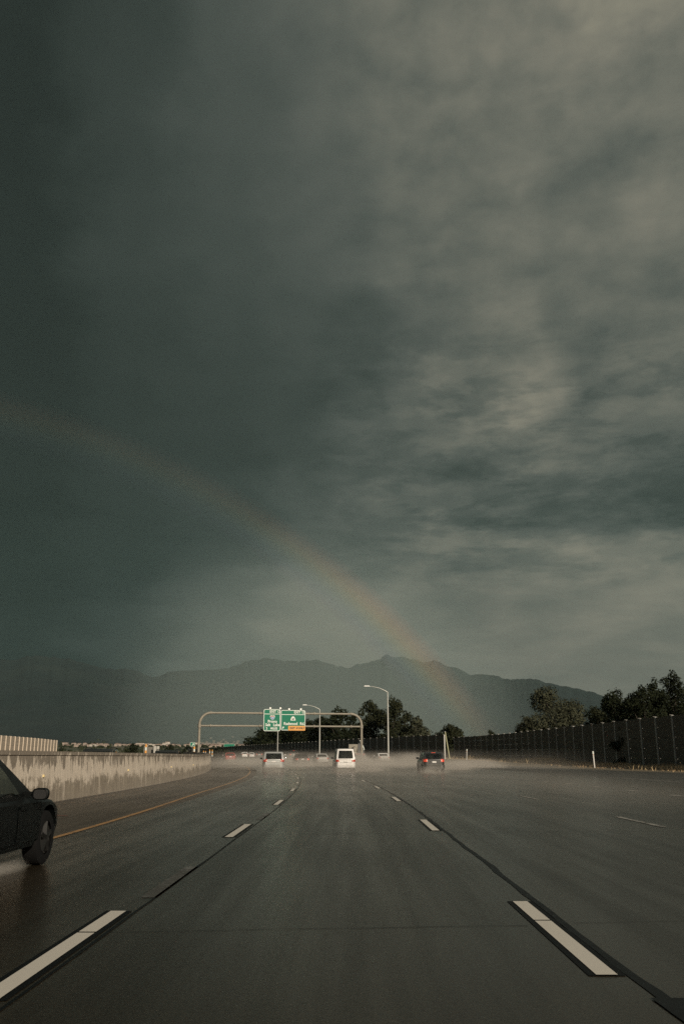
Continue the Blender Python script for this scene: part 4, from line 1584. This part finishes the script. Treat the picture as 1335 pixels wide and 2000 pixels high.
mb.box((0, 0, 1.75), (2.5, 6, 2.3))
mb.build('box', mat('grey trailer skin', (.15, .14, .12), .6), t)
mb = MB()
mb.box((0, -3.02, 1.75), (2.2, .04, 2.0))
mb.build('door', mat('trailer door', (.17, .155, .13), .6), t)
for sx in (-1, 1):
    mb = MB()
    mb.lathe([(.2, -.12), (.45, -.12), (.45, .12), (.2, .12)], 'x', 14, (sx, -1.4, .45))
    mb.build('wheel', TYRE, t)
for i, (px, D, zt, lab) in enumerate([(283.5, 200, 3.1, 'orange and white warning post left of the grey trailer'), (378.5, 220, 2.7, 'orange and white warning post under the small green exit sign'),
                                      (397, 330, 2.4, 'small warning post right of the left gantry post, nearest to it'), (401, 345, 2.4, 'small warning post second to the right of the left gantry post'),
                                      (409, 300, 2.6, 'warning post just above the end of the concrete barrier'), (414, 310, 2.6, 'warning post over the very tip of the concrete barrier'), (424, 360, 2.4, 'warning post past the tip of the concrete barrier')]):
    t = thing('warning_post', lab, 'warning post', (at_px(px, D), D, rise(D)), 0, 'warning posts beyond the barrier')
    wdt = .22 if i < 2 else .16
    for k in range(4):
        mb = MB()
        zz0, zz1 = zt * (.15 + .21 * k), zt * (.15 + .21 * (k + 1))
        mb.tube([(0, 0, zz0), (0, 0, zz1)], wdt * (1.1 - .06 * k), 8)
        mb.build('band', [SIGN_WHITE, SIGN_ORANGE][k % 2], t)
    mb = MB()
    mb.tube([(0, 0, -.05), (0, 0, zt * .15)], wdt * 1.3, 8)
    mb.build('base', TRIM, t)
# pale guard rail beyond the tip of the barrier
t = thing('guard_rail', 'pale guard rail in the distance between barrier tip and far wall', 'guard rail', (0, 0, 0))
for k in range(10):
    px, D = 420 + k * 2.1, 360 + k * 16
    mb = MB()
    mb.tube([(at_px(px, D), D, rise(D) - .1), (at_px(px, D), D, rise(D) + 1.2)], .14, 6)
    mb.build('post', TANPOST, t)
for zz in (.75, 1.15):
    mb = MB()
    mb.tube([(at_px(420 + k * 2.1, 360 + k * 16), 360 + k * 16, rise(300) + zz) for k in range(10)], .13, 6)
    mb.build('rail', TANPOST, t)


# ------------------------------------------------------------------ hills, town, air
RIDGE = [(-300, 1300), (-150, 1275), (0, 1288), (50, 1278), (100, 1282), (150, 1293), (190, 1304), (250, 1307), (290, 1322), (330, 1310), (380, 1308), (440, 1304), (470, 1292), (510, 1283), (535, 1286), (560, 1291), (620, 1287), (650, 1297), (680, 1304), (700, 1296), (720, 1293), (745, 1285),
         (757, 1275), (770, 1282), (795, 1283), (820, 1289), (850, 1290), (890, 1302), (925, 1317), (970, 1318), (1010, 1329), (1035, 1324), (1080, 1334), (1130, 1344), (1170, 1355), (1200, 1365), (1260, 1388), (1335, 1405), (1500, 1400), (1700, 1380)]


def ridge_elev(az):
    """elevation (rad) of the skyline at azimuth az (deg), read off as bearings"""
    px = 680 + tan(radians(az)) * 1750 / cos(PITCH)
    pts = RIDGE
    if px <= pts[0][0]:
        yv = pts[0][1] + 14 * mnoise.noise(Vector((px * .01, 0, 0)))
    elif px >= pts[-1][0]:
        yv = pts[-1][1] + 14 * mnoise.noise(Vector((px * .01, 0, 0)))
    else:
        for (x0, y0), (x1, y1) in zip(pts, pts[1:]):
            if x0 <= px <= x1:
                yv = y0 + (y1 - y0) * (px - x0) / (x1 - x0)
                break
    yv += 4.5 * mnoise.noise(Vector((px * .045, 3, 0))) + 2.5 * mnoise.noise(Vector((px * .13, 9, 0)))
    return math.atan((1478 - yv) / 1750 * cos(PITCH)) * cos(radians(az)) * .985


RR = 7000.0


def terrain(r, az):
    a = radians(az)
    P = Vector((sin(a) * r, cos(a) * r, 0))
    bench = 36 * sstep(1250, 3300, r) + (7 * mnoise.noise(P * .0016) + 3 * mnoise.noise(P * .006)) * sstep(1200, 2000, r)
    top = tan(ridge_elev(az)) * RR - bench
    q = min(1, max(0, (r - 3300) / (RR - 3300)))
    spur = mnoise.fractal(Vector((P.x * .0011, P.y * .0011, 3)), 1.0, 2.0, 5)
    k = q ** 1.25
    h = top * k * (1 + .34 * spur * (1 - q) ** .6)
    if r > RR:
        h = top * (1 - .00025 * (r - RR)) - 60 * sstep(RR, RR + 900, r)
    return bench + max(0, h) - 1.2 + (2.0 if r > 1300 else 0)


mb = MB()
azs = [-70 + .6 * i for i in range(75)] + [-25 + .12 * i for i in range(417)] + [25.04 + .6 * i for i in range(75)]
rs = [1180, 1300, 1450, 1650, 1900, 2150, 2400, 2650, 2900, 3100, 3300] + [3300 + (RR - 3300) * i / 26 for i in range(1, 27)] + [7300, 7900, 8800]
rows = [[(sin(radians(a)) * r, cos(radians(a)) * r, terrain(r, a)) for a in azs] for r in rs]
split = 10
mb.grid(rows[:split + 1])
tag(mb.build('valley', VALLEY, None, 180), kind='structure')
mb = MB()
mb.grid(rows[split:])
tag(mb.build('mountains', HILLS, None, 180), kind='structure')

PALE = mat('pale house wall', (.36, .29, .24), .8, var=.3, scale=.01)
PALE2 = mat('white wall', (.50, .45, .39), .8, var=.1, scale=.01)
ROOFM = mat('brown roof', (.16, .11, .09), .8, var=.3, scale=.01)
rnd = random.Random(77)


def house(mb, rf, x, y, z, w_, d_, h_):
    mb.box((x, y, z + h_ / 2 - 1), (w_, d_, h_ + 2))
    rf.box((x, y, z + h_ + .6), (w_ * 1.04, d_ * 1.04, 1.2), taper=.55)


walls, roofs = MB(), MB()
for i in range(950):
    if rnd.random() < .78:
        px = rnd.triangular(360, 500, 440)
        r = rnd.gauss(3050, 220)
    else:
        px = rnd.uniform(120, 520)
        r = rnd.uniform(2500, 3400)
    a = math.degrees(math.atan((px - 680) / 1750 * cos(PITCH)))
    house(walls, roofs, sin(radians(a)) * r, cos(radians(a)) * r, terrain(r, a), rnd.uniform(5, 13), rnd.uniform(5, 10), rnd.uniform(3, 6.5))
town = tag(walls.build('distant_town', PALE), kind='stuff')
tag(roofs.build('roofs', ROOFM, town), kind='stuff')
BLD = [(272, 2950, 26, 10, 'long pale building at the left end of the hillside town'), (286, 2950, 30, 9, 'long low pale building beside the left end building'), (300, 2960, 26, 8, 'low pale building in the middle of the long row'), (314, 2940, 28, 9, 'tan building right end of the long row on the hillside'),
       (321, 3050, 16, 12, 'white tower like building on the hillside'), (326, 3060, 14, 15, 'taller white building on the hillside beside the tower'), (335, 3020, 34, 8, 'long tan building right of the white hillside tower'),
       (381, 3150, 14, 12, 'white house on the hillside directly left of the gantry post'), (170, 2650, 24, 5, 'bright white low building in the valley left of the bushes'), (180, 2660, 18, 5, 'second bright white low building in the valley left of the bushes'),
       (400, 3000, 24, 8, 'pale building on the hillside right of the gantry post'), (432, 3040, 26, 8, 'pale building on the hillside above the far wall end')]
for px, r, w_, h_, lab in BLD:
    a = math.degrees(math.atan((px - 680) / 1750 * cos(PITCH)))
    t = thing('building', lab, 'building', (sin(radians(a)) * r, cos(radians(a)) * r, terrain(r, a)), -radians(a) * .5, 'pale buildings of the hillside town')
    mb = MB()
    mb.box((0, 0, h_ / 2 - 1), (w_, 14, h_ + 2))
    mb.build('wall', PALE2, t)
    mb = MB()
    mb.box((0, 0, h_ + .5), (w_ * 1.05, 15, 1.0), taper=.7)
    mb.build('roof', ROOFM, t)
    for k in range(max(2, int(w_ / 5))):
        mb = MB()
        mb.box((-w_ / 2 + (k + .5) * w_ / max(2, int(w_ / 5)), -7.03, h_ * .5), (1.8, .1, 1.6))
        mb.build('window', GLASS, t)
# dark tree masses across the valley floor
mb = MB()
for i in range(750):
    px = rnd.uniform(60, 560)
    r = rnd.choice([rnd.gauss(1500, 80), rnd.gauss(1950, 120), rnd.gauss(2450, 140), rnd.uniform(2600, 3600)])
    a = math.degrees(math.atan((px - 680) / 1750 * cos(PITCH)))
    s = rnd.uniform(3, 8)
    mb.box((sin(radians(a)) * r, cos(radians(a)) * r, terrain(r, a) + s * .4), (s * rnd.uniform(1, 2), s, s), rnd.uniform(0, 3), taper=rnd.uniform(.35, .7))
tag(mb.build('valley_woods', LEAF[1], None), kind='stuff')


def ellipsoid(name, material, loc, rad, rz=0.0, seg=20, half=False):
    """unit sphere scaled to rad"""
    b = bmesh.new()
    bmesh.ops.create_uvsphere(b, u_segments=seg, v_segments=seg // 2, radius=1.0)
    if half:
        for v in b.verts:
            v.co.z = max(v.co.z, 0.0)
        bmesh.ops.remove_doubles(b, verts=b.verts, dist=1e-5)
    me = bpy.data.meshes.new(name)
    b.to_mesh(me)
    b.free()
    me.materials.append(material)
    o = link(name, me)
    o.location = loc
    o.scale = rad
    o.rotation_euler = (0, 0, rz)
    tag(o, kind='stuff')
    return o


# even air round everything
HZ = volume_mat('haze', (.54, .90, .88), 1.2e-5)
mb = MB()
mb.box((0, 4200, 1098), (24000, 11000, 2202))
tag(mb.build('haze', HZ), kind='stuff')

# lit rain falling in front of the mountains
def rain(px, D, rx, h, dens, name='rain_shaft'):
    m_ = volume_mat('rain ' + str(px), (.80, .97, .92), dens, 0.0, 'soft')
    a = math.atan((px - 680) / 1750 * cos(PITCH))
    mb = MB()                                                          # a closed dome standing on the valley floor
    prof = [(.995, 0.0)] + [(cos(q * pi / 2 / 12), sin(q * pi / 2 / 12)) for q in range(1, 12)] + [(.02, 1.0)]
    mb.lathe(prof, 'z', 40)
    mb.poly([mb.v[i] for i in range(40)][::-1])
    mb.poly([mb.v[len(prof) * 40 - 40 + i] for i in range(40)])
    o = mb.build(name, m_, None, 180, recalc=True)
    o.location = (sin(a) * D, cos(a) * D, 0)
    o.scale = (rx, 430, h)
    o.rotation_euler = (0, 0, -a)
    return tag(o, kind='stuff')


rain(612, 3420, 1000, 1050, 1.7e-3)
rain(800, 3340, 800, 620, 2.6e-4)

# the bow: sunlit drops in a ring of 42 degrees about the point opposite the sun, one ring of drops per colour
axis = -SUN
e1 = axis.cross(Vector((0, 0, 1))).normalized()                        # sideways
e2 = e1.cross(axis).normalized()                                       # up
if e2.z < 0:
    e2 = -e2
if e1.x < 0:
    e1 = -e1
bow = tag(thing('rainbow', 'faint rainbow arching from the upper left down to the wall', 'rainbow'), kind='stuff')
RB = 1500.0
BANDS = [('red_band', 42.55, (.92, .56, .44)), ('orange_band', 42.25, (1.0, .70, .48)), ('yellow_band', 41.95, (.98, .84, .48)), ('green_band', 41.65, (.66, .88, .58)), ('blue_band', 41.3, (.52, .76, .85)), ('violet_band', 40.95, (.52, .55, .75))]
for nm, rad, colr in BANDS:
    ra = radians(rad)
    wv = RB * radians(.72)
    m_ = volume_mat(nm.replace('_', ' '), colr, .74e-3)
    mb = MB()
    rows = []
    N = 150
    for i in range(N + 1):
        ph = radians(-30 + 150 * i / N)                                # from e1 (right) round through the top
        d = (axis * cos(ra) + (e1 * cos(ph) + e2 * sin(ph)) * sin(ra)).normalized()
        if d.z < .0035:
            continue
        out_ = (d * cos(ra) - axis)                                   # radial direction in the sky
        out_ = (out_ - d * out_.dot(d)).normalized()
        # brightness along the bow: strongest in the middle of its visible leg
        elv = math.degrees(math.asin(d.z))
        b_ = .08 + .92 * exp(-((elv - 7.5) / 5.0) ** 2)
        b_ *= .65 + .35 * sstep(.3, 4.0, elv)
        depth = 85 * b_
        c = Vector((0, 0, EYE)) + d * RB
        rows.append([c + out_ * (wv * cos(a)) + d * (depth * sin(a)) for a in [2 * pi * k / 12 for k in range(12)]])
    mb.grid(rows, closed=True)
    mb.poly(rows[0][::-1])
    mb.poly(rows[-1])
    mb.build(nm, m_, bow, 180, recalc=True)

# spray: a low drifting layer over the road and a plume behind every car
WARM = (1.0, .93, .82)
SPR = volume_mat('spray layer', WARM, .075, .0, 'layer', .11, (1, .6, 2.0))
def layer(x, y, sx, sy, h, rz):
    mb = MB()
    mb.box((0, 0, .5), (2, 2, 1))
    o = mb.build('road_spray', SPR)
    o.location = (x, y, rise(y) + .02 - .0)
    o.scale = (sx, sy, h)
    o.rotation_euler = (0, 0, rz)
    return tag(o, kind='stuff')


layer(-2, 125, 20, 60, 1.9, .12)
SPR = volume_mat('thin spray layer', WARM, .028, .0, 'layer', .15, (1, .6, 2.0))
layer(0, 62, 15, 52, 1.1, .03)
PLU = volume_mat('spray plume', WARM, .34, .0, 'blob', .55, (1, .5, 1.2))
PLU2 = volume_mat('light spray plume', WARM, .24, .0, 'blob', .55, (1, .5, 1.2))
for px, D, sx, sy, h, m_ in ((534, 80.5, 1.7, 4.0, .75, PLU), (675, 80, 1.7, 4.0, .8, PLU), (720, 84, 2.2, 6, 1.2, PLU2), (591, 112, 1.9, 5.0, 1.0, PLU), (630, 123, 1.9, 5.0, 1.1, PLU), (750, 137, 2.2, 6, 1.2, PLU), (800, 120, 4, 8, 1.6, PLU2), (847, 75.5, 1.8, 4.0, .7, PLU2), (885, 92, 3.0, 7, 1.1, PLU2), (930, 105, 4.5, 9, 1.0, PLU2), (699, 164, 2.6, 6, 1.6, PLU), (450, 149, 1.5, 4, .7, PLU2), (574, 186, 2.5, 6, 1.4, PLU2)):
    ellipsoid('road_spray', m_, (at_px(px, D), D, rise(D) + h * .22), (sx, sy, h))
PLN = volume_mat('wheel spray', (1.0, .95, .86), 1.3, .0, 'blob', 2.6, (1, .7, 1.4))
for (x, y, a, b, c) in ((-4.06, 11.3, .24, .75, .13), (-4.15, 10.6, .32, .9, .20), (-4.3, 9.6, .5, 1.2, .30), (-4.0, 8.2, .6, 1.3, .45)):
    ellipsoid('road_spray', PLN, (x, y, c * .35), (a, b, c))
